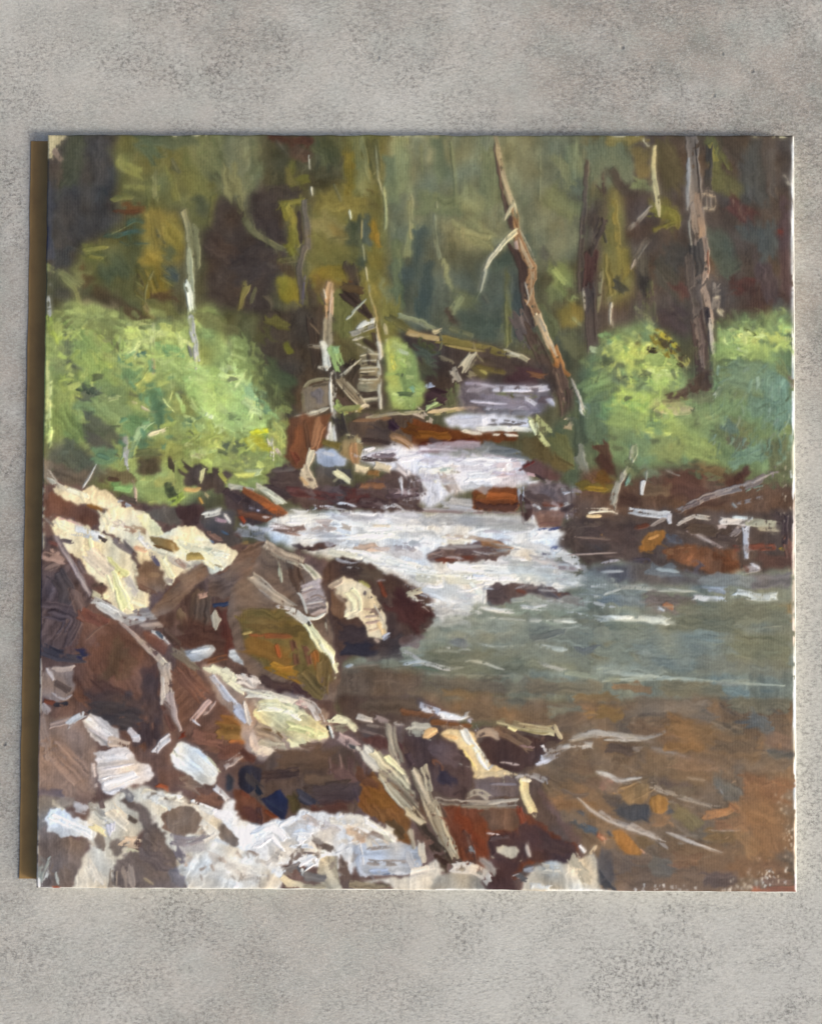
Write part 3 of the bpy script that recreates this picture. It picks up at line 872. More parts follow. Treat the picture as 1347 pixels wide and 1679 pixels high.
s 8f9f5a 14-9 d=.2 | 552,664 566,678
s 96884f 9 d=.3 | 565,672 590,672
s b5a87c 8-2 d=.3 | 630,530 636,580
s c8c8bc 12-8 d=.2 h=1.6 | 546,690 545,710 540,730
s d8d8d8 6 d=.15 h=1.7 | 534,724 542,692
s cfcfcf 5 d=.2 h=1.7 | 548,700 550,725
f painted_log | dark fallen logs and a weir of timber painted across the far creek
p 4a3f38 e=4 r=5 | 650,545 700,540 860,585 905,600 910,640 830,636 760,634 690,680 640,680 640,600
b 54543e 30 | 690,600 700,615
b 4f5a4a 24 | 680,575 710,585
b 5a5334 24 | 780,610 800,600
b 4a3437 30 | 830,612 880,620
b 4c4038 30 | 800,590 830,600
s 6c4a34 9 d=.3 | 862,612 896,618
s a38c5e 10-8 d=.12 h=1.3 | 666,544 690,550 722,556
s c0a878 4 d=.25 h=1.4 | 668,548 700,552
s 7d6f3c 14-13 d=.08 | 722,556 760,564 830,580
s 6a5f34 5 d=.2 | 726,564 780,576
s a59c7e 10-8 d=.12 h=1.4 | 826,576 848,582 864,590
s c9c0a4 4 d=.2 h=1.5 | 836,578 852,584
s 8f937a 5 d=.2 | 652,514 680,526 704,538
s 7d8466 9-5 d=.3 | 655,518 690,528 715,542
s cbb88a 9-5 d=.1 h=1.5 | 712,545 722,541
s 7a7454 4 d=.2 | 720,545 724,560 720,575
s 6a6a4e 10 d=.3 | 740,540 770,550
s 857a58 3 d=.2 | 776,560 780,580 792,594
s 7d735c 8 d=.2 a=.8 | 718,584 744,596
s b8a98a 12-16 d=.08 h=1.5 | 775,580 766,592 758,604
s 7f7258 4 | 780,588 770,604
s a39683 13-16 d=.1 h=1.3 | 742,606 748,622
s 8d8060 10 d=.2 | 768,612 776,618
s 9a9150 5 d=.3 | 788,606 796,612
s 6d6a44 24 d=.15 | 742,636 748,664
s 473432 34 d=.1 | 702,650 722,656
s b0b2be 10-7 d=.2 h=1.3 | 698,632 710,630
s 829458 13 d=.15 | 706,664 716,660
s 9cb074 8 d=.3 | 700,668 712,660
p 5a4a3e e=2 r=3 | 572,694 600,680 640,678 696,676 700,735 640,735 600,730 574,716
b 4f433e 30 | 610,712 640,716
s b8a482 7-5 d=.12 h=1.4 | 600,684 640,679 690,676
s d8c0a4 16-9 d=.12 h=1.5 | 680,672 694,682 706,692
s c9a878 8-5 d=.2 h=1.3 | 700,676 740,671 786,668
s a89860 4 d=.25 | 712,680 760,671
p 693b20 e=1.5 r=2 | 676,688 716,698 770,708 846,704 848,722 780,727 720,730 676,736
s 7d4c20 13 d=.1 | 684,712 734,716
s 5f2f20 9 d=.1 | 690,728 780,722
s 4a3a3a 9 d=.2 | 706,722 722,726
s 8a4a2c 7 d=.3 | 830,712 850,716
s 40303a 17 d=.05 | 640,694 646,702
s 96704e 12-10 d=.05 h=1.3 t=.14 | 640,714 660,720 676,734
s 5b2f22 9 d=.1 | 658,734 690,736
s 6e4220 20 d=.1 | 664,700 684,708
f painted_stream | white and pale blue rushing creek painted from the far weir to the pool
p 7a6f78 e=4 r=3 a=.8 | 756,630 780,622 815,630 895,630 905,650 880,682 790,682 750,668
b 6b5f66 22 | 765,645 790,660
s 9a8f9c 5 d=.3 | 760,628 790,630
s d6d2de 12-10 d=.15 h=1.5 | 806,636 850,638 898,635
s e8e4ea 5 d=.2 h=1.6 | 850,634 897,632
s b8b2c0 5 d=.3 | 788,630 812,634
s 757850 6 d=.15 | 810,645 880,650
s 5d5536 7 | 832,650 846,654
s 847c84 10 d=.15 | 846,650 862,652
s 8a8490 18 d=.08 | 790,664 830,662 872,668
s 77767e 10 d=.15 | 796,674 866,678
s 574a52 13-11 d=.06 | 878,656 902,654
s c8c6d2 7 d=.2 | 862,654 876,662
s b5b4c4 9 d=.3 | 900,655 906,662
p dad7e0 e=3 r=3 | 726,688 756,678 800,682 870,684 866,705 800,706 760,704 738,698
s b8b8c4 10 d=.2 | 738,692 790,690
s 5a5452 5 d=.55 | 790,688 862,694
s 58504c 5 d=.5 | 800,696 860,696
s efeadc 9 d=.15 h=1.6 | 786,704 830,702 866,704
s e6dcc8 6 d=.4 h=1.5 | 756,706 790,712
s e9e0cc 5 d=.55 h=1.5 | 790,712 850,714
p dedbe2 e=4 r=4 | 566,748 600,736 668,730 720,745 780,744 862,756 866,776 874,796 810,806 760,808 700,835 660,800 640,772
s ab9caa 15-12 d=.08 | 692,738 740,730 786,730
s b8a9b4 6 d=.2 | 690,734 760,738
s 8d7a86 4 d=.2 | 690,740 740,742
s 72787c 18-14 d=.1 | 796,732 830,742 862,748
s 5d6468 6 d=.3 | 800,742 850,740
s a9a0aa 9 d=.2 | 790,748 850,756
s ebe9ef 12 d=.1 h=1.6 | 690,756 760,756 840,758
s f0eef0 16 d=.12 h=1.6 | 770,782 820,775
s cfb6ba 9 d=.2 | 812,778 870,776
s ddc8ca 9 d=.25 | 806,764 860,762
s e8e4d4 10 d=.2 h=1.5 | 690,772 744,772
s e8e0c6 9 d=.3 h=1.5 | 712,786 734,800
s b9a69a 20 d=.35 | 732,782 744,806
s 8d7a70 8 d=.4 | 726,796 740,806
s a89a8c 5 d=.4 | 740,772 760,776
s 98b0a8 5 d=.4 | 720,772 740,768
s e2e2ec 10 d=.1 h=1.6 | 766,796 800,796
s 938a88 12 d=.4 | 684,785 694,805
s 73625e 9 d=.4 | 686,790 694,812
s b8b6ba 20 d=.12 | 738,824 776,830
s a4a4aa 10 d=.2 | 736,832 780,836
s e6e6ee 9 d=.2 h=1.6 | 866,794 884,792
# main white water
p dcdad8 e=5 r=5 | 468,842 520,832 560,832 600,840 700,838 790,846 890,848 934,862 940,890 900,922 960,950 966,972 900,985 800,1006 730,1018 700,1000 680,962 620,938 560,915 500,905 450,888 420,866
s b8aeb0 7 d=.25 | 560,842 700,836 820,842
s 8f7a78 5-4 d=.2 | 686,838 770,840 860,840
s efeee9 14 d=.1 h=1.6 | 480,852 540,848 600,858
s f0efec 12 d=.12 h=1.6 | 590,862 660,866 700,862
s e9e6dc 14 d=.12 h=1.5 | 510,880 580,882 650,876
s d5cfd4 10 d=.2 | 590,846 690,846
s c9c6c8 12 d=.2 | 640,850 720,858
s aaa8aa 15-12 d=.12 | 700,856 780,856 872,864
s 97918f 6 d=.2 | 820,856 874,862
s e6e6e8 16 d=.12 h=1.5 | 880,878 930,872
s dadde4 12 d=.15 | 860,892 900,900
s efebe2 14 d=.1 h=1.6 | 560,905 640,920 700,935
s f2efe4 16 d=.1 h=1.6 | 600,915 680,935 720,945
s e8dfc4 10 d=.2 h=1.5 | 540,906 590,912
s c2a898 22-20 d=.12 e=2 | 520,862 542,862
s a88a80 3 d=.4 | 522,856 542,868
s c2a088 11 d=.2 | 586,896 618,898
s c9a890 7 d=.3 | 600,902 640,900
s b9a99a 8 d=.3 | 560,862 575,866
s c5b49c 5 d=.4 | 610,862 640,862
s 8e868c 14 d=.35 | 650,896 676,898
s a8b0b8 9 d=.3 | 676,890 700,894
s b5bcc4 10 d=.3 | 570,890 590,892
s cfd4da 12 d=.2 | 690,885 710,895
s e7dcc4 14 d=.2 h=1.4 | 716,885 770,890
s c8b09c 6 d=.3 | 730,878 790,884
s e6dfc8 18 d=.12 h=1.5 | 684,946 740,950 790,948
s ecebe6 16 d=.12 h=1.5 | 740,930 820,935 870,938
s d5d0d0 12 d=.2 | 800,920 860,918
s e4e1da 18 d=.1 h=1.6 | 790,950 860,950 950,958
s dcdcd8 14 d=.15 | 720,975 770,990
s d8dadc 20 d=.12 | 700,968 760,985
s e6e2d0 8 d=.3 | 770,955 790,975
s a8a3a5 16 d=.15 | 872,918 910,925 962,932
s 9d8f92 6 d=.3 | 900,928 960,935
s b4b2b2 12 d=.2 | 930,945 970,950
s e2e2e4 16 d=.2 h=1.4 | 920,908 944,920
p 6b5550 e=1.5 r=3 | 700,912 722,898 770,892 800,884 830,892 838,902 810,914 770,920 710,920
s 8f8684 7 d=.3 | 720,898 790,896
s 9a6a44 11 d=.15 | 790,890 812,892 834,902
s a89080 6 d=.4 | 780,884 810,886
s 6a3626 8 d=.25 | 712,918 760,916 790,914
s 7a3a28 5 d=.4 | 726,922 740,920
s 5f4c4a 10 d=.15 | 745,904 800,906
s 6e5a54 9 d=.3 | 700,912 724,906
s 7d6a60 8 d=.35 | 800,910 836,906
s 3f4a78 6-5 d=.2 | 902,900 916,898 928,898
s 6e6a78 4 | 890,908 900,908
s 9ec8d8 5 d=.3 a=.7 | 900,912 912,908
# left edge pools and the little rocks in the white water
s 6b5148 13-11 d=.15 | 450,864 474,868 494,866
s 7d6258 5 d=.3 | 466,874 494,876
p 5a4540 e=1.5 r=2.5 | 478,892 510,896 536,888 548,890 546,897 520,902 490,901
s 4a3a36 5 d=.15 | 486,902 530,899
s d8d4d0 6 d=.25 h=1.5 | 470,862 440,858
s 878a92 15 d=.2 | 388,872 430,880
s 777c86 10 d=.3 | 400,872 432,872
s b8bcc8 9 d=.35 | 395,862 440,870
s d4d6dc 10 d=.25 h=1.4 | 350,850 372,862
s 5f6878 9 d=.3 | 362,866 378,880
s 8a6f42 11 d=.1 | 382,890 408,892
s 71824f 3 d=.4 | 385,886 400,887
f painted_boulder | brown and purple boulders painted on the far left bank below the hut
p 5a4741 e=2 r=4 | 436,790 450,768 480,756 520,790 566,796 610,790 640,770 672,775 690,790 690,835 620,838 560,832 500,834 470,822 440,812
b 50433f 28 | 450,784 486,786
s 66574f 8 d=.2 | 446,772 484,768
b 5c3733 24 | 570,812 600,818
s 5e3c38 14 d=.1 | 480,806 550,815
s 4f3c3a 16 d=.1 | 590,825 650,826
s 5f4c50 16 d=.1 | 640,810 680,808
s 8d7e84 9 d=.3 | 650,806 684,806
s a89ca0 5 d=.4 | 660,820 690,816
s 8a5e42 11 d=.12 | 594,796 626,796
s 5a4a46 8 d=.15 | 590,752 650,754
p 6e4832 e=2 r=3 | 476,690 500,684 545,682 540,720 520,745 506,770 480,768 464,750
b 7d4f36 16 | 490,700 484,750
s 94684a 18-14 d=.12 | 526,690 520,712 514,736
s 5f4434 8 d=.15 | 500,690 508,740
s 6b3e2e 10 d=.2 | 480,740 490,760
s 4a423c 20 d=.1 | 556,690 562,712
p 9c845a e=1.5 r=3 | 560,728 574,716 590,714 596,728 590,745 584,762 570,752 558,742
s b0835a 13 d=.15 | 578,732 582,756
s c2b890 8 d=.5 | 572,716 590,722
s 6d6034 10 d=.12 | 530,724 556,732
p a7adb9 e=1.2 r=2 h=1.4 | 516,744 530,736 550,740 566,752 564,764 540,766 522,762
s c2c6d0 6 d=.1 h=1.5 | 528,742 548,746
p 595048 e=1.5 r=2.5 | 512,766 540,768 575,768 578,784 550,796 520,792
s cfc2a4 14-9 d=.15 h=1.5 | 512,742 504,764
s d9c4a2 18-20 d=.12 h=1.6 | 500,774 508,792
s b8966c 6 d=.2 | 492,782 504,796
s cfc9a2 11-9 d=.2 h=1.5 | 552,775 572,788
s a9a58c 4 d=.3 | 544,772 556,780
s e2cfa6 11-9 d=.1 h=1.6 | 582,766 604,768
s d2b894 4 d=.1 | 582,772 600,774
s cbb898 15-12 d=.12 h=1.5 | 612,764 630,766 640,772
s 7d5a34 8 d=.15 | 604,774 620,776
s ddd8dc 7-5 d=.3 h=1.5 | 594,740 616,734
s c4bcc4 6 d=.3 h=1.4 | 600,748 650,738
s 7a6a6e 8 d=.2 | 610,748 650,746
s d8d4dc 10 d=.2 h=1.5 | 656,752 690,748
s bfb4b4 10 d=.3 | 650,764 670,780
s c8c0c0 4-3 d=.15 h=1.5 | 654,784 660,805
s b0a6a6 4 d=.3 h=1.4 | 664,780 672,800
s d2cdd0 5 d=.2 h=1.5 | 668,770 674,790
s 4f413e 14 d=.1 | 444,800 470,812
s 6c5a5a 4 d=.4 | 545,805 560,810
s d5d2d2 5 d=.5 h=1.4 | 500,836 520,832
p 4d3f3c e=1.5 r=3 | 368,806 384,798 404,806 440,830 468,832 468,846 430,858 395,860 385,840 368,826
s d0ccb0 9-14 d=.15 h=1.6 | 422,796 440,808 460,824
s e2dec4 5 d=.2 h=1.6 | 432,806 464,826
s a9ab9e 9-8 d=.15 h=1.3 | 378,798 394,800 412,804
s 8c5232 9-18 d=.1 | 404,806 425,818 456,838
s a05a30 7 d=.2 | 430,826 456,834
s 8d3f28 6 d=.2 | 394,846 402,856
s 6b4636 12 d=.1 | 396,842 440,850
s 7c7886 6 d=.4 | 390,826 424,836
s b0b4d0 3 d=.4 | 420,836 426,838
s b45a2c 7-5 d=.2 | 442,834 454,834
s 463a3a 12 d=.1 | 372,806 392,820
m n=120 l=12 w=5 g=20 j=40 v=.08 | 436,760 690,770 690,835 440,830 380,850 370,805
f painted_boulder | orange brown block of rock painted standing in the white water
p 6e3f26 e=1.2 r=2 | 772,808 790,799 820,797 846,800 852,818 850,838 800,838 776,836 774,820
s 914f28 13-11 d=.1 | 800,814 830,812 842,816
s 7a4a26 9 d=.15 | 780,814 796,812
s 4f342b 14 d=.1 | 780,828 810,832 846,832
s a9a09c 3 d=.4 | 800,796 840,797
s 9c9a9e 5 d=.3 | 850,800 852,830
f painted_boulder | wine red rocks and dark stones painted along the right of the rapids
p 5e4646 e=1.5 r=3 | 852,768 864,754 880,748 915,756 926,772 920,786 900,790 876,780
s 6e2f2a 4 d=.3 | 858,766 876,756
s b89494 5 d=.3 | 862,776 878,780
s 3f3230 4 d=.2 | 876,778 896,788
p 665858 e=3 r=4 | 856,800 890,790 930,788 960,800 970,840 920,850 860,846
b 7c7478 18 | 930,800 938,815
s a8a8b0 10 d=.5 | 924,806 948,800
s c8cace 6 d=.45 h=1.4 | 920,830 944,822
s 4c4040 14 d=.15 | 866,810 900,822
s 6b3d2e 8 d=.3 | 886,826 924,828
s a4aab6 10-6 d=.3 h=1.3 | 856,800 858,820
s d0d6de 7 d=.2 h=1.5 | 872,828 884,832
s c5cbd2 6 d=.3 h=1.4 | 900,836 916,832
s 4d3a38 20 d=.1 | 862,824 864,846
p 7d6058 e=1.2 r=1.5 | 875,838 900,836 926,838 922,858 918,864 884,866 878,856
s 93746a 5 d=.2 | 880,846 920,844
s 6b4f4a 4 d=.15 | 884,858 916,858
s 46507c 5-4 d=.15 | 882,868 904,868 922,864
s c9c6cc 4 d=.3 | 872,844 874,858
s cfcdd2 3 d=.3 | 928,838 930,852
r bright yellow green bush painted along the left bank
f painted_shrub | deep green bush with bright yellow tufts painted along the right bank
p 5a6448 e=6 r=6 | 905,700 940,640 958,590 985,600 1010,760 985,800 940,800 900,760 860,740 850,715
p 6f8a5c e=6 r=6 | 948,640 968,590 992,556 1030,540 1062,528 1098,556 1128,620 1166,612 1172,530 1216,514 1300,516 1300,790 1180,772 1100,764 1050,776 1000,760 950,710
b 6c6a40 28 | 910,720 940,755
p 625536 e=3 r=4 | 850,720 880,712 900,735 940,770 920,775 880,752 856,742
b 6d5a34 18 | 905,750 930,765
s a6a970 20 d=.3 | 874,688 892,706
s c2c49a 12 d=.45 h=1.4 | 872,690 880,708
s b8b87c 8 d=.4 | 884,714 896,730
s b8a27c 14-12 d=.1 h=1.4 | 928,692 938,690
s 9a8460 6 d=.2 | 924,700 936,702
s c9c3ac 5-7 d=.12 h=1.6 | 942,634 950,656 954,672
s cfcab4 6-2 d=.1 h=1.6 | 950,668 955,680 964,688
s d5d2c0 3 d=.3 h=1.5 | 956,664 962,672
b 4d5a48 34 | 950,690 958,740
b 5c7458 34 | 968,650 982,720
b 6d9a62 34 | 985,630 1002,668
b 5c6a4c 24 | 960,730 975,760
s 77796a 20-16 d=.15 | 948,742 958,780
s 8b8c7c 6 d=.3 | 954,740 966,785
s 6f8f68 18 d=.2 | 990,560 1000,555
b 72a268 18 | 992,552 1010,556
s 9ab08a 10 d=.3 | 970,572 990,578
b 56654c 30 | 985,590 1018,604
b abbd5e 38 | 1014,568 1052,588
b 5f5c3e 15 | 1047,558 1048,570
b 98ad5c 36 | 1046,590 1100,600
s c0cf6c 12 d=.25 | 1010,566 1030,576
s b0b460 14 d=.35 | 1050,580 1080,560
b 9ab069 18 | 1068,545 1080,550
s 8a7a32 22 d=.55 | 1072,548 1102,580
s 4b4330 22 d=.5 | 1084,552 1120,592
s b5a83c 9 d=.5 | 1086,550 1106,566
s 3f3728 12 d=.5 | 1060,572 1086,578
s a09a54 14 d=.5 | 1110,580 1128,598
b b9cf70 26 | 1066,612 1104,620
b a8c868 20 | 1060,622 1095,630
s c8d880 10 d=.2 | 1062,608 1106,614
b 5f7058 24 | 1000,615 1030,630
b a3c066 32 | 1016,650 1060,660
b 6fa45c 18 | 1032,664 1060,670
b b8b272 14 | 1070,660 1120,666
s c9b884 12 d=.2 a=.9 | 1080,670 1110,674 1132,672
s 7d7a54 5 d=.3 | 1080,660 1128,654
s 5b4a3d 9-14 d=.12 e=2 | 1094,650 1118,646 1142,636
p 57483d e=2 r=2 | 1100,648 1120,638 1146,606 1168,606 1166,636 1148,650 1120,652
b 6e7455 22 | 1142,650 1164,652
b a0b860 24 | 1060,694 1112,702
s b4c86a 8 d=.3 | 1050,704 1100,712
b 567e66 38 | 1042,712 1056,748
b 648c62 26 | 1060,690 1080,700
b 8fa05a 40 | 1112,722 1160,742
b 7b8c58 36 | 1080,730 1110,745
s 566048 12 d=.15 | 1138,675 1142,690
s c2b872 12 d=.25 | 1160,682 1172,684
s d0d4c0 6 d=.5 | 1166,655 1176,640 1184,630
b a9c46a 34 | 1208,548 1244,560
b 86a868 28 | 1188,540 1200,575
s 5f6b3c 8 d=.25 | 1220,540 1236,550
s c2cf70 12 d=.2 | 1206,556 1238,560
b 8cc47c 16 | 1280,528 1290,540
b b5c86a 18 | 1262,548 1286,562
s c8d0b8 6 d=.5 | 1202,570 1226,578
b 9cb464 26 | 1180,575 1200,588
b 6a7a50 30 | 1170,594 1232,596
b 71845c 44 | 1180,630 1240,640
b 6a8a6e 50 | 1200,612 1290,630
b 6c9680 40 | 1268,630 1284,690
b 6a8e74 30 | 1230,660 1270,680
b 6f7a52 40 | 1180,700 1225,712
b 5f7a6a 20 | 1186,690 1200,705
b 6c947a 26 | 1214,748 1256,738
b 6a6c4c 42 | 1270,730 1290,790
b 8a7860 12 | 1292,610 1294,630
b 7a8a5c 16 | 1278,600 1290,612
b 6a644e 18 | 1200,722 1216,726
m n=520 l=14 w=5 g=75 j=45 v=.07 | 940,600 1060,530 1110,600 1170,610 1180,520 1298,520 1298,780 1100,760 960,740
k 9fb85e/b8cc6c/86a858/6a9a60 n=90 l=8 w=4 g=60 j=60 d=.35 | 990,560 1090,550 1130,690 1050,740 980,680
k a8c470/7aa464/92b264 n=40 l=8 w=4 g=60 j=60 d=.35 | 1175,530 1298,525 1298,580 1175,600
k 7f9a84/5c7a60/86907a/6a8a78 n=60 l=16 w=3 g=120 j=15 d=.35 | 1170,610 1298,610 1298,760 1170,740
f painted_ground | umber soil with grey fallen branches painted on the right bank
p 644b3b e=5 r=6 | 958,768 1000,776 1050,780 1100,768 1140,760 1200,768 1230,790 1310,796 1310,870 940,870 930,830
b 5c3f35 44 | 1104,792 1150,802
b 5b3a2e 20 | 985,730 1000,770
b 4e352a 22 | 990,755 1000,780
b 72602a 18 | 950,798 1000,796
s 8a6f2a 8 d=.25 | 960,800 996,804
b 6a4a22 18 | 985,780 996,790
b 7a6440 20 | 1140,766 1180,775
b 6b7a60 20 | 1056,770 1070,780
b 6c9076 18 | 1196,766 1210,760
p 5c4036 e=2 r=3 | 1188,790 1214,770 1224,760 1228,772 1216,788 1196,800
b 7d6248 20 | 1056,806 1094,804
b 5b4339 24 | 1130,830 1180,815
s 8a7d78 9-15 d=.12 h=1.2 | 1110,838 1150,818 1200,802 1240,790 1270,772
s a39690 4 d=.3 h=1.3 | 1180,808 1230,792 1268,774
s 6c5c58 8 d=.3 | 1120,834 1170,812
s 8f8380 7-5 d=.35 h=1.3 | 1208,826 1230,820 1256,814
s 8d9aa0 4 d=.4 | 1200,826 1206,832
s 6a7a6c 8 d=.25 | 1222,806 1260,795
s a5a792 11-7 d=.12 h=1.5 | 1040,732 1034,754 1024,776
s a39a86 9-13 d=.3 h=1.4 | 1022,778 1010,800 1004,828
s b0aa98 4 d=.4 h=1.4 | 1006,800 1000,822
s 5d8a78 6 d=.3 | 1034,776 1026,795
s bcc2c8 9-6 d=.1 h=1.7 | 1053,792 1052,810
s 8d9288 4-2 d=.3 | 1060,772 1058,790
s 8a7d70 5 d=.5 | 1090,770 1115,780
b 4c362c 26 | 1020,815 1040,825
f painted_boulder | chestnut boulders and driftwood painted at the waterline of the right bank
p 54463f e=3 r=5 | 928,852 950,845 990,846 1050,835 1120,840 1310,836 1310,940 1215,945 1160,950 1060,930 962,928 940,906 920,896
b 4c3f3c 40 | 960,870 1040,880
b 5a4b46 30 | 1000,900 1050,910
s 5f5048 10 d=.3 | 935,860 980,858
s d8ccb8 9-6 d=.3 h=1.4 | 966,838 990,836 1010,840
s c9ae84 6 d=.3 h=1.4 | 960,846 985,846
s b0a89c 8 d=.4 | 930,834 960,840
s c4c5c8 11-12 d=.12 h=1.6 | 1028,838 1060,842 1098,844
s d8d6d8 5 d=.15 h=1.6 | 1032,832 1060,838
s b0b0b8 9-6 d=.2 h=1.4 | 1096,844 1098,858
s 9a8a80 6 d=.3 | 1066,862 1090,850
s 6b4030 8 d=.15 | 1040,866 1064,860
s b5a89c 6-7 d=.15 h=1.4 | 1108,862 1122,852 1140,844
s b8ada0 8 d=.3 h=1.4 | 1136,846 1165,850
s c8c4c4 13-10 d=.15 h=1.5 | 1184,854 1205,856 1226,858
s b5ad90 14-12 d=.15 h=1.4 | 1222,856 1250,858 1284,862
s a89c82 8 d=.2 | 1240,866 1284,868
s d5dcd8 5 d=.3 h=1.5 | 1200,848 1236,850
s b2b4be 12-7 d=.12 h=1.6 | 1222,866 1222,890 1222,916
s 8a7c78 9 d=.4 | 1196,880 1212,868
s 93807a 5-7 d=.2 h=1.3 | 1124,870 1150,882 1182,897
s a89a94 3 d=.3 h=1.4 | 1140,876 1166,890
s a89490 4 d=.3 | 1176,898 1192,894
p a26c34 e=1.5 r=2 | 1046,906 1050,888 1064,872 1084,868 1092,874 1080,892 1062,902
s b88044 5 d=.3 | 1062,884 1080,876
s 5c5c68 16-14 d=.1 | 1098,880 1112,886
p 7a4f35 e=2 r=3 | 1082,904 1100,892 1130,890 1180,898 1206,900 1214,925 1210,942 1170,944 1130,928 1100,920
b 633c26 26 | 1184,912 1200,932
s 8d6040 12 d=.25 | 1096,904 1130,902
b 5d545e 22 | 1136,936 1148,940
s 7d4634 11 d=.15 | 1228,898 1268,896
s 8d3a2c 5 d=.3 | 1200,894 1220,892
b 5a3f36 24 | 1246,916 1286,922
s 6a4a40 14 d=.2 | 1290,890 1296,930
s a89a98 13-11 d=.25 h=1.3 | 1222,934 1240,930
s c8c4c8 5 d=.3 h=1.4 | 1230,924 1244,932
s 7a4a3c 8 d=.3 | 1216,930 1226,936
s c08840 4 d=.4 | 984,876 994,882
s 4a4250 10 d=.2 | 1040,918 1060,920
s b5a0a0 5 d=.3 | 994,920 1016,920
s 9a7a2c 5 d=.3 | 1278,898 1284,902
b 463a3a 26 | 1280,845 1290,870
s 4c3f42 10 d=.2 | 1286,850 1286,890
m n=160 l=14 w=5 g=10 j=40 v=.07 | 930,850 1298,845 1298,935 1160,945 960,925
f painted_pool | calm teal and brown pool painted at right with pale ripples
p 7a7f70 e=4 r=4 | 690,1010 760,1000 830,985 960,955 960,922 1060,925 1160,948 1310,930 1310,1150 560,1150 545,1095 640,1060 700,1040
p 5e5a5c e=4 r=4 | 958,926 1060,922 1160,950 1160,962 1060,958 960,950
b 6c7478 18 | 1060,932 1110,938
s 98a4a4 6 d=.25 | 1075,932 1112,938
s a9aeb2 5 d=.25 | 985,938 1020,936
s b0aab0 4 d=.3 | 985,924 1012,918
b 7a8284 22 | 1156,952 1240,954
b 6a6468 26 | 1240,955 1290,950
b 8a98a8 10 | 1160,966 1185,968
b 788583 36 | 965,962 1050,978
b 73848a 16 | 990,982 1050,986
s bab9ac 7-5 d=.25 h=1.3 | 1003,948 1012,962 1040,964 1140,970
s a9aca6 5 d=.3 | 990,974 1016,966
b 6a5f5e 16 | 1058,980 1140,986
b 70655e 24 | 1070,990 1130,996
s a86a44 9 d=.2 | 1090,990 1100,996
s dde6e8 12-9 d=.1 h=1.8 | 1207,970 1224,973
s dde8e8 13 d=.4 h=1.8 | 1226,976 1250,980 1272,978
s e8f0f0 8 d=.15 h=1.8 | 1262,976 1272,976
s ccced2 9 d=.35 h=1.5 | 1136,979 1160,982 1188,982
s c4cdd4 6-3 d=.15 h=1.5 | 1076,996 1090,1002
s c8cbbf 9-14 d=.15 h=1.6 | 986,1015 1040,1014 1092,1018
s dde0d6 6 d=.2 h=1.7 | 990,1012 1036,1012
s b2b4a4 6-4 d=.2 h=1.4 | 1090,1016 1115,1026 1138,1030
b 75745f 40 | 1120,1004 1290,1006
s 8e8c76 4 d=.4 | 1150,1028 1220,1022
s 8c8a74 3 d=.4 | 1210,1030 1280,1026
b 6a6c5a 26 | 1110,1024 1200,1026
b 5f6262 14 | 1036,1028 1050,1034
b 76827a 36 | 1040,1052 1180,1058
b 7f8e86 16 | 1140,1040 1180,1046
b 7b8578 24 | 980,1062 1030,1072
b 7b867d 28 | 1060,1082 1200,1086
b 78765c 52 | 1210,1060 1285,1070
b 6e7a6e 30 | 1000,1030 1060,1036
b 8a9488 20 | 990,1094 1080,1100
s a2aa9c 8-6 d=.2 | 986,1100 1060,1108 1150,1118
s a0a898 7-4 d=.2 | 986,1116 1100,1112 1180,1118 1285,1124
s 8d9688 5 d=.3 | 1120,1118 1240,1116
b 6a8282 12 | 1184,1130 1222,1134
b 8a6c4e 12 | 1006,1126 1062,1130
b 80765c 26 | 1090,1128 1180,1134
s b09060 7 d=.25 | 1292,980 1296,1020
b 7c8a7c 24 | 830,994 960,996
b 9aa49e 10 | 870,985 940,990
b 788279 40 | 830,1030 960,1044
b 889288 26 | 740,1020 830,1030
b a6a9a2 24 | 700,1018 760,1012
b b8b6b6 20 | 710,1000 770,1000
s dad8d4 8-5 d=.2 h=1.5 | 786,996 810,1000 842,1006
s d6d4ce 7 d=.3 h=1.5 | 744,1000 790,1004
s c2c6be 6-5 d=.25 h=1.4 | 868,1018 900,1018 944,1020
s d0d2c6 5 d=.25 h=1.5 | 920,1018 942,1020
s c4c7be 8 d=.2 h=1.4 | 970,1012 1004,1014
s b0b2a6 4 d=.3 | 800,1012 880,1018
s 626a68 12-10 d=.1 | 872,1046 900,1040 926,1034
b 66706a 14 | 870,1034 900,1030
b 6a6f70 12 | 945,1062 976,1066
b 80887c 14 | 735,1046 770,1054
b 787a78 18 | 738,1050 764,1054
s b9bab0 6-4 d=.3 h=1.3 | 732,1062 750,1064 770,1066
s bcc8c4 7-8 d=.25 h=1.4 | 880,1056 900,1062 928,1065
s c8d4d0 4 d=.2 h=1.5 | 905,1064 926,1065
s b0b8b0 4 d=.45 | 780,1054 820,1060 880,1056
b 73735f 40 | 700,1085 860,1082
b 7a7c68 24 | 860,1084 960,1090
b 858a7c 14 | 640,1070 690,1066
s c2beba 7-5 d=.35 h=1.4 | 640,1072 664,1068 700,1092
s c4c0bc 7 d=.35 h=1.4 | 680,1084 710,1090 738,1098
s b8b4ac 3 d=.3 | 690,1084 740,1096
s b5b2a0 5-4 d=.2 h=1.3 | 762,1084 790,1086 826,1098
s a9a8a0 8-6 d=.25 | 886,1090 910,1096 930,1100
s 979a82 9 d=.25 | 930,1102 970,1110 1010,1114
s 928e7a 4 d=.3 | 690,1104 760,1108 850,1108
s 5a6a58 4 d=.4 | 680,1092 720,1100
s aaa69c 3 d=.4 | 560,1096 620,1090
p 5d5046 e=5 r=5 | 548,1100 600,1090 690,1100 700,1150 620,1160 560,1160 540,1150
b 7a6c6c 20 | 640,1052 690,1048
b 6d6460 20 | 600,1078 660,1070
s c2ccd0 5 d=.3 h=1.4 | 660,1090 690,1084
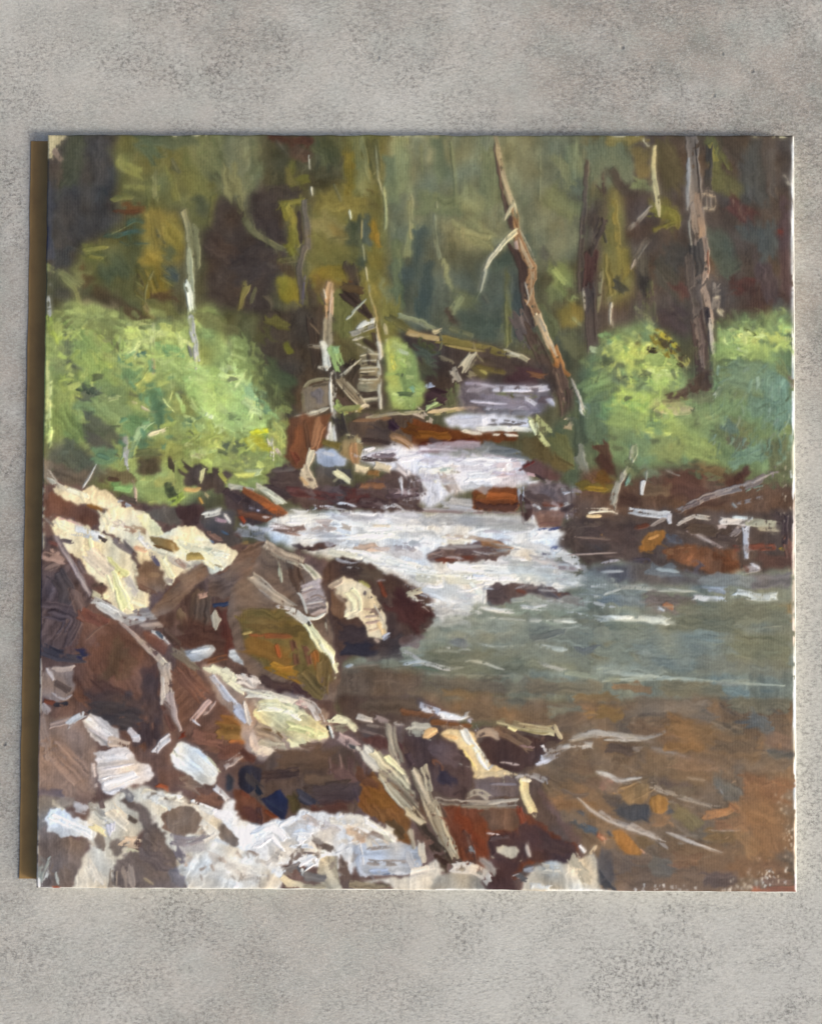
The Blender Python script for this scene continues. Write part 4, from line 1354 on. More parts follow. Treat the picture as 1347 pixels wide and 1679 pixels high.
s a8b8c4 5 d=.3 h=1.3 | 566,1094 578,1090
b 6b5f4e 40 | 690,1128 820,1128
b 7a6244 18 | 730,1136 800,1142
b 6e6e5e 14 | 812,1142 856,1140
b 7d7058 24 | 870,1122 980,1130
b 876a44 14 | 940,1146 1010,1144
m n=300 l=34 w=4 g=4 j=5 v=.06 a=.6 | 700,1010 960,960 1298,960 1298,1150 560,1150 560,1100
p 5a4b4a e=1.5 r=3 | 796,968 812,958 850,958 880,958 910,966 950,980 955,990 930,990 900,986 870,976 845,982 826,994 802,996
s 4c403f 16 d=.12 | 802,976 820,974
s 555360 14-16 d=.08 | 888,966 898,974 908,982
s 6a3f32 6 d=.3 | 846,968 862,972
s 6a4a38 6 d=.3 | 914,974 930,978
s 7a6a68 6 d=.35 | 850,962 880,964
s 8d9894 8 d=.4 | 836,985 860,982
s dddbd6 6 d=.3 h=1.5 | 796,960 794,990
s 5d6a70 5 d=.4 | 800,986 806,992
f painted_streambed | amber and umber shallow streambed painted in the lower right corner
p 77614c e=5 r=5 | 690,1146 900,1148 1310,1142 1310,1475 975,1475 960,1400 905,1340 865,1300 850,1260 880,1240 915,1200 780,1180 690,1180
b 6e6a5c 18 | 810,1152 850,1154
b 7b7a6a 12 | 900,1166 950,1166
b 6d5a48 30 | 760,1160 800,1172
b 86663c 20 | 975,1168 1018,1170
b 8a6840 16 | 960,1172 975,1172
b 77695a 30 | 1040,1160 1160,1164
b 77715c 22 | 1200,1155 1285,1158
b 6a5848 24 | 920,1190 950,1180
s a39684 12-7 d=.2 e=2 | 940,1210 985,1202 1040,1208 1075,1206
s 9a8c7e 6-3 d=.25 e=2 | 1064,1208 1085,1202 1106,1188
s b5aa9c 5 d=.3 | 990,1213 1050,1214
b 5d4d43 18 | 1000,1226 1036,1230
s 95867a 11-7 d=.2 e=2 | 1040,1228 1080,1230 1120,1242
b 85623e 36 | 1100,1190 1165,1205
b 8a643c 16 | 1090,1224 1150,1226
b 7d6a54 24 | 1170,1190 1210,1196
b 6a6b66 24 | 1234,1180 1252,1186
b 5f554c 22 | 1176,1222 1236,1224
b 565556 14 | 1262,1234 1298,1238
b 7a6456 24 | 1255,1210 1290,1216
b 806a54 30 | 1220,1250 1285,1254
b 8a6e5a 20 | 1110,1250 1170,1256
s d0ccc8 8-4 d=.15 h=1.5 | 978,1266 1000,1272 1018,1284
s c4beb8 9-3 d=.2 h=1.4 | 990,1272 1016,1280 1050,1274
s 98754c 24-32 d=.06 | 1056,1290 1036,1300 1022,1306
s 8a6e58 18 d=.15 | 990,1288 1010,1292
p b07c3e e=2 r=2 | 1066,1308 1078,1303 1092,1308 1094,1322 1086,1334 1074,1334 1066,1324
s 9a6a34 5 d=.2 | 1066,1312 1070,1330
b 4d4b4c 20 | 1012,1322 1062,1334
b 45484f 12 | 1020,1336 1056,1340
b 505258 10 | 1094,1326 1100,1334
b 625449 20 | 995,1310 1010,1316
b 70604e 30 | 1095,1280 1130,1292
s a0907e 11-7 d=.3 e=1.8 | 1066,1288 1100,1302 1165,1322
s 8a7a6a 7 d=.3 e=2 | 1090,1310 1150,1326
s b0a090 5 d=.4 | 1125,1274 1155,1280
b 6b5a50 12 | 1086,1280 1130,1284
p 68625a e=3 r=2 | 1172,1280 1206,1276 1208,1300 1214,1312 1196,1310 1176,1298
s 8a9094 2 d=.2 | 1176,1288 1184,1302
b 75685f 20 | 1200,1308 1240,1314
s b57c4e 15-10 d=.15 e=2 | 1156,1338 1180,1334 1208,1322
s a06c48 8 d=.3 | 1196,1318 1212,1332
b 80704c 24 | 1110,1332 1140,1350
b 96704e 18 | 1072,1346 1096,1344
b 6a6054 18 | 1140,1365 1160,1375
b 8a6a44 18 | 1160,1370 1215,1372
s b09a8c 3 d=.3 | 1160,1362 1215,1362
s b8a89c 8-10 d=.2 h=1.3 e=1.6 | 982,1330 1004,1346 1040,1358
s b0a196 10-5 d=.2 h=1.3 e=1.6 | 1034,1354 1070,1372 1094,1390
s c8bab0 4 d=.25 h=1.4 | 1056,1364 1090,1378
s ab9c90 5-7 d=.2 h=1.3 e=1.6 | 1090,1364 1130,1380 1160,1392
s b9a99c 5-2 d=.2 h=1.3 | 1126,1378 1160,1392 1182,1400
p a86c30 e=1.5 r=2 | 1004,1364 1018,1362 1040,1384 1056,1396 1048,1402 1030,1400 1012,1384
s b87834 7 d=.1 | 1016,1380 1040,1398
s e0a080 4 d=.2 h=1.5 | 1050,1394 1054,1398
b 735c40 14 | 1046,1378 1064,1384
b 866040 60 | 1240,1310 1275,1400
b 8d6242 40 | 1225,1290 1290,1300
b 93684a 20 | 1180,1350 1220,1354
b 766050 70 | 1010,1440 1200,1436
b 6a645c 28 | 1070,1418 1100,1430
b 6d5d52 30 | 1000,1405 1030,1420
b 6a5a56 24 | 1160,1440 1200,1440
b 856048 24 | 1110,1410 1140,1410
b 846046 30 | 1210,1420 1280,1430
b 8a6a5a 12 | 1250,1440 1294,1446
s a5644c 10-12 d=.2 | 1236,1459 1270,1458 1304,1458
b 50505a 30 | 985,1410 990,1440
s 3f4148 16 d=.2 | 985,1440 1000,1460
b 6c5a48 44 | 900,1262 940,1284
b 64533f 22 | 870,1280 892,1296
b 7a5f4a 26 | 960,1270 980,1290
b 8a6646 28 | 900,1320 950,1310
b 86623e 18 | 960,1316 975,1330
s 4f4f58 9-7 d=.2 | 924,1298 940,1304 960,1304
s 55565c 6 d=.3 | 950,1330 960,1338
b 40546a 14 | 962,1354 976,1364
b 4f5458 12 | 940,1350 954,1354
s a35a38 8 d=.3 | 980,1368 990,1378
s b8a898 3-2 d=.15 h=1.4 | 944,1308 966,1324 994,1344
b 6e5844 24 | 930,1360 950,1380
s 5a5a5c 6 d=.2 | 995,1362 1002,1372
b a87a60 14 | 985,1290 1000,1284
s c08a6a 9 d=.3 | 986,1370 992,1380
m n=420 l=30 w=5 g=6 j=18 v=.05 a=.6 | 860,1150 1298,1150 1298,1460 1000,1460 900,1320
k a8805c/8a6a48/b08c6c n=40 l=5 w=3 g=90 j=30 d=.3 | 1150,1180 1298,1180 1298,1440 1200,1440
f painted_bank | shadowed umber earth between the stones painted over the lower left half
p 66504a e=3 r=4 | 50,795 130,795 230,822 300,830 360,850 400,890 480,900 560,925 660,950 710,985 700,1035 620,1070 560,1080 545,1140 560,1180 700,1150 860,1260 960,1390 985,1475 40,1475
b 5a4444 60 | 90,930 90,1060
b 5c453c 60 | 300,1010 360,1050
b 6a4a3a 50 | 330,1140 380,1190
b 5a463e 40 | 580,1180 680,1200
b 7a665e 50 | 90,1220 130,1290
f painted_boulder | pale cream sunlit slabs painted along the top of the left bank
b 6d4c3e 26 | 96,826 140,842
p 6b4b3f e=1.5 r=3 | 74,826 86,808 104,812 130,828 158,838 166,850 150,862 118,850 92,846 76,850
s 8d5c2c 11-8 d=.15 | 146,824 164,836
s 8a5a50 4 d=.2 | 90,846 118,858
p e0d0ac e=1.5 r=2.5 h=1.3 | 86,800 108,795 130,808 150,798 180,806 200,825 200,838 175,834 150,826 128,830 104,818
s e8dbb8 10 d=.2 h=1.5 | 116,804 140,812
s d8c8a0 5 d=.2 h=1.4 | 132,808 140,824
s cfc8b4 8 d=.3 | 80,785 110,805
s b8a894 8 d=.4 | 78,770 96,800
s b0b2b8 8 d=.3 | 194,822 216,832
s 5d5148 10 d=.1 | 200,815 222,822
s cfc4a4 8 d=.25 | 212,838 240,842
p 6a6056 e=2 r=3 | 240,838 290,832 300,858 270,858 250,848
p 503c38 e=1.5 r=3 | 290,832 330,826 342,842 330,858 312,866 296,850
p 5a504a e=2 r=3 | 325,848 350,836 385,836 384,870 400,890 372,895 340,868
s d5d2c8 9 d=.3 h=1.4 | 336,846 360,838
s a88a94 6 d=.3 | 350,850 372,856
s dcd8d4 5 d=.3 h=1.5 | 368,842 378,858
s 7a6058 8 d=.2 | 340,872 364,886
s 4a6078 5 d=.3 | 334,884 350,890
s 46627a 4 d=.3 | 362,870 374,876
p e2d5b4 e=1.5 r=3 h=1.4 | 164,848 184,834 216,834 236,842 262,866 272,876 296,862 320,862 342,886 372,896 388,908 384,926 350,942 318,950 292,962 262,960 246,948 222,918 214,898 188,880 162,872
p e1d3b0 e=1.5 r=3 h=1.4 | 84,858 98,850 124,856 158,868 186,884 216,906 228,936 238,960 246,996 212,1008 186,1000 160,960 134,926 112,900 92,878
s d7d7d6 16-14 d=.15 h=1.5 | 128,870 150,876 164,882
s e4d8b6 16 d=.1 h=1.5 | 92,864 112,872
s c9a09a 4-3 d=.2 | 96,850 116,854 136,862
s ebe0a0 8-5 d=.1 h=1.6 | 148,886 152,904
s efe79c 7-18 d=.08 h=1.7 | 180,914 192,934 210,946
s d8b070 7 d=.25 | 194,938 206,946
s f0e9a6 5-22 d=.06 h=1.9 | 182,930 194,962 206,992
s e9dfb0 4 d=.2 h=1.5 | 176,940 186,970
s e4d8b4 12 d=.12 h=1.4 | 216,984 240,992
s e0ccb0 26 d=.1 h=1.3 | 150,910 176,935
s d8c8b4 12 d=.2 | 210,950 222,970
s e9ddb8 14 d=.2 h=1.5 | 170,842 178,860
s d2c2ae 14 d=.3 | 180,852 200,862
s 9a7a68 9 d=.3 | 206,866 220,872
p efe6b2 e=1.5 r=2.5 h=1.5 | 226,846 244,842 262,862 268,878 246,878 236,862
s a88e74 11-8 d=.2 | 218,864 238,872
s 5d4a42 9 d=.2 | 178,878 196,886
s 6d6468 16-12 d=.3 | 192,886 206,896 216,904
s 4a4240 7 d=.2 | 164,882 172,886
s 5c4c4a 6 d=.2 | 218,906 226,910
s d9a888 8 d=.25 | 220,898 242,902
s d5d5d8 10-8 d=.15 h=1.5 | 228,880 246,898
p 8a7046 e=1 r=1.5 | 244,878 264,882 282,888 296,902 284,906 262,900 252,892
s 6a5030 4 d=.15 | 252,894 284,904
s e8e0c4 8 d=.2 h=1.5 | 250,900 290,912
p ece4c6 e=1.5 r=3 h=1.5 | 270,876 290,860 322,862 344,888 322,886 292,884
s e6ddb8 14 d=.15 h=1.5 | 300,894 340,904
s a88e50 12 d=.4 | 312,912 330,912
s f3edc8 20-16 d=.1 h=1.7 | 336,914 356,928
s f4eed0 12 d=.12 h=1.7 | 350,905 376,912
s a8987c 4 d=.3 | 352,926 366,930
s c8b6a0 12 d=.25 | 276,916 310,930
s e8dcae 14 d=.15 h=1.5 | 268,918 284,946
s a08474 8 d=.3 | 290,918 304,930
s 8a7480 6 d=.3 | 312,922 322,930
s b5a494 8 d=.3 | 272,950 290,956
p 7b6454 e=2 r=5 | 216,934 236,918 250,916 264,930 270,950 260,974 240,974 224,960
s 6a6478 7 d=.3 | 246,906 262,928
s 7a5a48 10 d=.2 | 228,960 252,972
s 9c7a5a 8 d=.3 | 240,940 262,944
p 6b5048 e=2 r=3 | 140,940 160,952 178,964 174,976 150,974
s d8caa0 9 d=.15 h=1.4 | 152,972 168,982
s 5a4a42 5 d=.2 | 150,960 170,958
s bdb8b4 14-20 d=.12 h=1.4 | 150,982 176,998 202,1014
s d4d2ce 8 d=.2 h=1.5 | 160,988 196,1008
s a09894 20-14 d=.15 | 208,1018 236,1012 254,1008
s 8d8484 8 d=.25 | 220,1002 250,1000
s 93847e 12 d=.2 | 236,1028 290,1020
s b5b5ba 6 d=.3 h=1.3 | 210,1012 240,1016
m n=36 l=9 w=4 g=40 j=40 v=.06 | 90,860 240,840 380,900 340,940 240,990 200,1000
f painted_boulder | dark slate purple rock painted at the left edge of the canvas
p 5a4b4a e=1.5 r=3 g=120 t=.1 | 62,885 84,880 100,908 118,934 148,966 150,990 138,1010 128,1040 118,1062 62,1068
s 4a4346 30-24 d=.1 t=.12 | 96,946 110,970 100,1000
s 524649 30 d=.1 t=.12 | 80,1000 120,1010 110,1040
s 5f4f4c 20 d=.1 t=.12 | 124,972 130,1000
s 6a4a42 16 d=.15 | 134,1010 150,1020
s 9a7f76 14 d=.2 | 76,912 96,916
s b09084 6 d=.3 h=1.3 | 82,900 98,908
s 6b4640 6 d=.2 | 80,888 96,894
s 7a655e 12 d=.2 | 82,930 92,928
s 8a7d80 9-7 d=.1 h=1.4 t=.12 | 92,878 112,914 134,950 148,978
s b5aaa8 3 d=.2 h=1.5 | 112,910 132,946 146,972
s 5d5154 7 d=.15 | 100,884 120,890
s 655554 8 d=.15 | 128,920 138,936
s 8a7c74 5 d=.3 | 74,850 90,862
s d0c8c0 4 d=.3 | 84,848 92,858
f painted_boulder | large reddish brown boulder with a pale right edge painted in the left foreground
p 6c4e42 e=1.5 r=2 g=65 t=.06 | 142,1006 168,1010 196,1018 220,1040 246,1066 262,1094 266,1130 262,1180 250,1215 236,1232 190,1196 150,1170 120,1140 118,1100 126,1058
s 744a3e 18 d=.1 | 140,1008 170,1022
s 6f5a52 3 d=.2 | 140,1050 164,1030 184,1020
b 66483a 60 | 170,1050 220,1080
b 5e4c3a 26 a=.6 | 200,1060 180,1110
b 5f4c3c 22 a=.5 | 216,1080 206,1110
b 6c4a3c 26 a=.6 | 160,1060 150,1090
b 543f3a 40 | 150,1130 190,1150
b 4c3c3c 26 | 244,1100 252,1150
b 47424a 16 | 200,1136 218,1144
s 453f40 40 d=.05 e=3 | 160,1172 216,1180
b 443a3e 44 | 240,1190 242,1215
s 3a4048 20 d=.1 | 160,1160 200,1160
s 47434c 22-18 d=.1 | 72,1066 104,1076 136,1078
b 30345e 15 e=2 | 130,1074 140,1080
s 9f8a80 6-8 d=.12 h=1.4 | 196,1020 224,1044 252,1076
s bda898 8-12 d=.12 h=1.5 | 232,1052 252,1072 266,1086
s e0d2b8 12-7 d=.15 h=1.6 | 262,1080 278,1096
s bcaa9c 20-24 d=.12 h=1.4 t=.12 | 270,1092 274,1120 274,1148
s d2c4b6 7 d=.25 h=1.5 | 266,1110 268,1145
s b09a92 14-5 d=.15 h=1.4 | 278,1140 286,1170 296,1198
s 6a4a40 10 d=.1 | 266,1160 284,1196
s 7c6c68 4 d=.2 | 268,1150 280,1165
p 8d7a72 e=2 r=3 | 66,1098 90,1090 116,1100 122,1124 112,1146 84,1150 66,1140
s c4b5b2 8-5 d=.2 h=1.4 | 80,1096 88,1114
s a8968e 10 d=.3 | 92,1098 118,1096
s 5f4f48 12 d=.2 | 96,1122 110,1130
s b8aaa8 4 d=.2 h=1.4 | 86,1136 104,1146 118,1140
s 6b3e30 8 d=.2 | 74,1150 90,1154
s 3f3c40 8 d=.2 | 88,1156 112,1154
f painted_boulder | russet rocks painted between the two big boulders on the left
p 725142 e=1.5 r=2 g=140 | 288,1076 318,1096 336,1120 362,1142 386,1166 406,1198 412,1222 408,1248 370,1240 330,1230 304,1210 290,1160 280,1110
s 7a5444 26 d=.1 t=.1 | 296,1100 330,1140
s a08680 10 d=.3 t=.12 h=1.1 | 318,1178 340,1152
s a38a82 8 d=.3 t=.12 h=1.1 | 334,1172 352,1150
s 8d5c30 24 d=.12 | 368,1176 400,1196
s 7d5a30 26 d=.1 | 366,1200 404,1206
s 955c34 7 d=.2 | 376,1216 404,1216
b 6a483e 26 | 366,1234 404,1232
s c8c8d4 4-2 d=.2 h=1.5 | 316,1180 328,1190
s 7d3a28 8 d=.2 | 292,1208 304,1204
s 7a5548 22 d=.12 | 320,1206 360,1216
p 654c41 e=1.5 r=3 g=90 t=.06 | 250,1000 268,975 300,946 330,924 344,938 362,940 380,928 400,896 428,886 440,894 420,936 390,964 384,1000 396,1050 420,1100 400,1112 360,1090 330,1072 300,1060 276,1036
p 765f50 e=1.2 r=2 g=150 t=.08 | 248,1002 266,976 300,948 330,922 344,944 316,968 290,990 270,1008 256,1014
p 735b4d e=1.2 r=2 g=160 t=.07 | 344,946 372,936 394,902 424,886 444,892 430,940 400,966 366,980 344,974
s 604d40 34 d=.06 t=.1 | 330,980 326,1028
s a08074 9 d=.4 h=1.3 | 326,978 340,974
s 6f5a46 18 d=.1 t=.12 | 296,1006 300,1030
b 54392f 50 | 300,1040 370,1050
b 63392e 26 | 372,1010 380,1060
s 3c4664 9-7 d=.1 | 350,994 376,990
s a89c88 17-14 d=.2 h=1.3 | 354,1008 356,1028
s 7d5038 10 d=.2 | 340,1084 370,1078
s 7a6a58 20 d=.15 | 290,1068 320,1090
p aeb2b8 e=1.2 r=1 h=1.6 g=170 t=.08 | 303,1066 318,1064 334,1058 348,1058 354,1066 346,1076 328,1084 312,1084
s c4c8cc 5 d=.2 h=1.7 | 312,1070 344,1063
s b5b6ba 12-8 d=.15 h=1.5 | 246,1036 262,1044 276,1060
s 58606c 7 d=.2 | 258,1036 268,1048
s 4f3f38 12 d=.1 | 272,1036 290,1056
b 704a3e 14 | 240,1040 270,1062
p b4bdc4 e=1.2 r=1 h=1.7 g=175 t=.06 | 376,1066 392,1062 410,1064 424,1068 427,1078 420,1088 402,1090 384,1086 375,1076
s c9d2d8 7 d=.15 h=1.8 | 388,1076 420,1074
s a4adb4 4 | 410,1062 416,1058

f painted_boulder | big mossy ochre boulder with a yellow lit rim painted beside the pool
p 735e50 e=1.2 r=2 g=150 t=.05 | 372,1010 378,966 410,938 434,888 470,902 508,930 530,960 542,1010 548,1060 556,1110 548,1150 516,1146 470,1132 430,1122 404,1098 384,1060
b 755f50 40 | 430,925 480,945
s 5c473a 20 d=.1 | 478,920 490,960
b 6f5c4e 30 | 396,990 440,995
p 6e5c34 e=3 r=4 | 392,1010 430,998 480,1010 516,1030 540,1080 545,1120 520,1110 440,1100 400,1060
b 6a5a34 16 | 400,1006 470,1008
b 6c5630 16 | 410,1030 490,1036
b 80592a 30 | 410,1058 470,1080
s 8d5230 8 d=.2 | 410,1042 480,1044
s 8d4a28 7 d=.25 | 452,1056 460,1078
s 8a6628 18 d=.1 t=.12 | 444,1092 486,1110
s 94682a 10 d=.2 | 456,1098 480,1096
s 6a4838 10 d=.15 t=.14 | 480,1050 486,1090
s 704a38 9 d=.15 t=.14 | 500,1060 508,1090
s 975c2c 13-9 d=.15 | 516,1074 520,1094
s 7a6038 22 d=.1 t=.12 | 530,1086 528,1120
s 6d5c3a 30 d=.1 t=.12 | 496,1110 522,1138
s a08a5c 3 d=.3 | 540,1106 530,1140
s a88c50 5 d=.3 | 398,1040 412,1036
b 36304c 14 | 456,1132 480,1140
b 4a3834 24 | 430,1120 470,1128
s 4f3a38 18 d=.1 | 484,1130 500,1142
s a2917e 17-18 d=.06 h=1.4 t=.13 | 438,894 462,910 490,920
s bdb096 4 d=.1 h=1.5 | 442,904 470,920 490,926
s c6bda8 9-14 d=.1 h=1.5 t=.12 | 496,924 512,938 524,952
s 8a8a78 4 d=.15 | 500,926 520,946
s d8cfba 7-5 d=.1 h=1.5 | 526,950 534,980 536,1004
p b5a098 e=1 r=2 g=165 t=.1 h=1.3 | 490,962 510,954 528,950 534,976 536,1004 522,1014 508,1006 498,990
s 94807a 3-3 d=.15 | 494,974 514,966 532,968
s 92807a 3 d=.15 | 500,984 520,976 532,982
s 96847c 3 d=.15 | 500,994 520,988 534,994
s d8ccc4 4 d=.15 h=1.5 | 494,968 520,958
s cfc0b6 3 d=.2 h=1.4 | 502,990 530,986
s dcd4be 5 d=.1 h=1.5 | 504,1012 520,1014 532,1006
s dad2c4 4 d=.1 h=1.5 | 486,972 494,978 504,1006
s c8bc98 3-5 d=.1 h=1.5 | 454,914 460,934 462,956
s d8cfa8 3 d=.1 h=1.6 | 456,920 458,946
s a0907e 16-17 d=.1 h=1.3 t=.13 | 416,948 446,972 476,994
s c0b6ac 4 d=.25 h=1.4 | 424,966 450,986
s d4c8be 6 d=.2 h=1.5 | 452,994 476,998
s cfc8ba 12-14 d=.1 h=1.5 | 474,1000 494,1012 506,1026
s e4dcac 14-18 d=.08 h=1.8 | 506,1026 520,1048 532,1064
s e9e2b8 9-6 d=.08 h=1.8 | 528,1056 544,1080 552,1102
s efe6b0 13 d=.15 h=1.8 | 534,1058 546,1078
s efe6b4 7-2 d=.08 h=1.8 | 553,1086 551,1104 549,1114
s 4f463c 4 d=.1 | 506,1018 508,1030
s 6a5a50 4 d=.2 | 534,1012 538,1044
s c8b89a 3 d=.2 h=1.4 | 534,1020 536,1040
f painted_boulder | sunlit cream and tan rock painted at the water edge behind the ochre boulder
p 503e37 e=2 r=3 | 530,925 560,912 610,924 655,952 705,985 712,1010 700,1036 660,1044 600,1074 560,1080 548,1050 540,1000 524,948
b 4a2e2b 44 | 650,985 690,1015
b 56473a 22 | 590,938 620,945
b 463a36 26 | 560,930 590,930
s 6a3a2a 8 d=.25 | 620,950 634,980
s 9a9050 8 d=.4 | 590,952 604,962
p 6d5240 e=1.5 r=2 | 540,965 556,980 574,990 572,1008 556,1018 544,1006
b 40373a 30 | 560,1036 610,1046
b 2f3040 22 | 568,1066 612,1064
b 3f3838 30 | 620,1060 650,1058
s a89a92 9 d=.5 h=1.2 | 690,990 708,1000
s c8bca4 7 d=.5 h=1.3 | 664,970 684,985
s c0b090 9 d=.5 | 668,975 690,968
p d9c7a6 e=1.2 r=2.5 h=1.4 | 546,956 564,946 582,952 604,962 620,984 632,1012 634,1038 626,1050 606,1046 594,1022 584,1012 566,1014 570,986 552,974
s d0b090 9 d=.25 h=1.4 | 542,962 560,952
s ece2b4 20-18 d=.1 h=1.7 | 572,968 584,984 584,1002
s e6dcc0 12 d=.15 h=1.5 | 570,1010 584,1004
s b0937e 4 d=.15 | 596,998 612,1000
s b39a86 5 d=.15 t=.12 | 598,1012 618,1010
s a5887a 5 d=.15 | 600,1022 622,1018
s c8a888 4 d=.15 | 604,1034 622,1030
s 806a5c 16 d=.25 | 612,998 622,1004
s dabc8c 12-10 d=.15 h=1.5 | 624,1022 630,1044
s d0c0a8 3 h=1.5 | 612,990 630,1020
s 6a6066 7 d=.2 | 598,972 606,980
s b5b4be 8 d=.3 | 630,1046 638,1040
s c8a890 5 d=.3 | 612,1046 622,1054
s 8a7464 9 d=.3 | 548,968 560,982
f painted_pebbles | pinkish white and lavender stones painted in the lower left corner
p 8b7469 e=2.5 r=4 | 50,1170 70,1168 120,1176 150,1200 165,1250 156,1300 120,1312 50,1300
s 93796c 40 d=.1 e=3 | 90,1230 130,1270
s a88f84 10 d=.35 | 80,1190 120,1180
s 8f7a70 18 d=.3 | 66,1180 80,1240
s 6f6470 14 d=.2 e=2.5 | 60,1296 100,1302
s b0a4a4 12 d=.25 | 70,1156 80,1168
b 8f7468 24 | 130,1300 150,1310
s dcdde2 11-10 d=.1 h=1.7 | 112,1188 124,1178 138,1172
p cdc4c2 e=1.2 r=2 g=40 t=.09 h=1.4 | 132,1180 148,1172 170,1178 194,1196 196,1212 180,1224 164,1220 146,1204
s e0dad8 5 d=.2 h=1.6 | 146,1182 184,1206
s c0b6b8 4 d=.2 | 146,1194 180,1216
s ccb29e 16-12 d=.2 h=1.3 | 186,1216 206,1220
p d8cfce e=1.2 r=2.5 g=170 t=.08 h=1.5 | 154,1232 176,1226 214,1226 224,1248 244,1254 254,1270 248,1282 214,1290 186,1304 168,1298 160,1270
s e6e4ea 22-14 d=.1 h=1.7 | 174,1286 196,1280 220,1270
s e2dcdc 12 d=.12 h=1.6 | 164,1244 210,1240
s cfc4c2 4 d=.25 | 166,1262 220,1252
s cdb9b0 9 d=.35 | 152,1250 158,1290
s c4bcc0 9-12 d=.15 h=1.4 | 214,1198 224,1212
s e4e0e6 5 d=.15 h=1.6 | 216,1208 230,1206
s dcdae0 11-13 d=.1 h=1.7 | 256,1230 264,1220 274,1212
p 70544a e=3 r=3 | 258,1258 290,1264 330,1290 366,1300 372,1318 330,1316 290,1302 262,1290
s 8d4a30 8 d=.2 | 258,1288 276,1294
b 7f5a4a 16 | 320,1306 362,1310
s 7d6a60 26 d=.2 | 300,1278 330,1290
p e4e6e5 e=1.2 r=2 g=35 t=.05 h=1.7 | 280,1236 298,1216 318,1224 340,1242 360,1264 352,1286 334,1284 306,1268 286,1258
s f0f1ee 12 d=.08 h=1.8 | 300,1228 330,1250 346,1268
s cfc9a8 4 d=.3 | 340,1240 362,1266
s 9a8478 5 d=.3 | 320,1224 340,1238
s b5c0b4 3 d=.2 | 286,1230 296,1254
p dbcfba e=2.5 r=4 | 150,1316 200,1296 240,1290 280,1300 320,1324 372,1340 372,1475 290,1475 280,1400 240,1350 214,1380 190,1475 110,1475 120,1440 150,1395 140,1350
p 827870 e=2.5 r=4 | 50,1306 100,1306 130,1322 100,1330 78,1340 72,1380 50,1390
p 786860 e=2 r=4 | 50,1365 80,1366 110,1370 140,1382 146,1408 132,1432 112,1475 50,1475
b 7f6c60 24 | 100,1430 110,1450
s 8d9490 14 d=.4 | 64,1440 76,1410
s dfe2e0 5 d=.25 h=1.5 | 70,1454 82,1420
s e4e4e0 4 d=.3 h=1.5 | 76,1424 84,1440
s a4a8a4 5 d=.3 | 92,1430 96,1450
p dfe2e6 e=1.5 r=3 h=1.7 | 76,1346 84,1326 98,1322 116,1338 140,1344 156,1358 156,1384 144,1378 124,1370 98,1368 80,1362
s eceff2 14 d=.15 h=1.8 | 88,1340 110,1350 146,1364
s d8cfc6 6 d=.4 | 140,1380 150,1388
s c8c0ac 8 d=.35 | 88,1316 104,1326
s c4bfc2 16 d=.25 | 122,1322 142,1328
s 9a948c 12 d=.45 | 148,1320 170,1336
s 6a5a58 11-9 d=.15 | 164,1314 170,1326
p dfd2be e=2 r=3 h=1.2 | 142,1402 158,1388 172,1396 184,1412 184,1440 170,1458 120,1458 124,1438
s e8dccb 20 d=.12 h=1.4 | 150,1420 160,1440
s d5c9b6 24 d=.15 | 186,1330 206,1350
s dbcb9c 10 d=.2 | 154,1356 170,1364
s c9c0ae 12 d=.35 | 160,1340 176,1352
s d2ced8 14-12 d=.12 h=1.5 | 180,1350 184,1364
p 7a6a5e e=1.5 r=2 | 156,1376 162,1366 170,1370 174,1384 170,1396 162,1394 156,1386
p 7a6c62 e=2 r=3 | 178,1390 184,1374 196,1374 204,1386 202,1398 192,1404 182,1402
s dab998 20 d=.2 h=1.2 | 206,1382 224,1380
s e0d2a8 8 d=.2 | 208,1394 226,1398
s 5c5048 8 d=.3 | 212,1340 222,1346
p 75655d e=2 r=4 g=60 | 196,1312 210,1302 226,1310 240,1324 256,1348 272,1376 288,1404 292,1430 300,1458 240,1462 200,1456 178,1448 186,1424 194,1408 226,1396 232,1376 236,1356 222,1336
b 6f605c 30 | 240,1400 270,1420
s 7d7878 14 d=.2 | 206,1298 214,1308
s 9c8a7e 22-18 d=.15 e=2 | 210,1428 214,1450
s b09c80 5 d=.4 | 236,1440 252,1450
s 8a7a6c 12 d=.3 e=2 | 186,1430 184,1455
p 77635a e=1.5 r=3 | 266,1342 280,1324 300,1312 318,1318 330,1334 328,1356 316,1368 292,1372 272,1362
s 86736a 18 d=.1 | 280,1350 300,1340
s 8d8489 18-12 d=.2 | 286,1376 312,1380 340,1368
s 7f757c 14 d=.2 | 288,1390 300,1410
s a09aa2 5 d=.3 | 306,1386 334,1378
s e0d6c0 12 d=.3 h=1.4 | 236,1296 260,1306
s e0dcc8 12 d=.2 h=1.5 | 244,1302 270,1318
s dcdcd4 10 d=.25 h=1.5 | 262,1310 280,1326
s 8a7a68 4 d=.3 | 246,1310 262,1306
s d5dad4 7 d=.35 h=1.4 | 270,1304 300,1306
s e6e2dc 10 d=.25 h=1.5 | 316,1316 350,1330
p ddd9d4 e=2 r=4 h=1.3 g=120 | 288,1418 318,1396 350,1376 380,1360 400,1396 440,1420 470,1430 460,1475 310,1475
p 837b7e e=2 r=3 | 276,1430 290,1420 306,1446 316,1465 284,1465
b e4e2de 30 | 350,1400 380,1430
s d9d0bc 12 d=.3 h=1.4 | 316,1440 330,1456
s e8e2d8 14 d=.2 h=1.5 | 330,1350 360,1370
s e0dbe0 16 d=.2 h=1.5 | 352,1330 380,1345
p 857870 e=1.5 r=3 | 358,1352 370,1350 384,1366 392,1382 384,1390 372,1384 362,1372
s a07c6c 6 d=.3 | 378,1376 388,1384
m n=50 l=10 w=6 g=60 j=50 v=.05 | 66,1310 290,1300 372,1360 372,1455 70,1455
f painted_slab | thick pale yellow slab of impasto paint in the lower left foreground
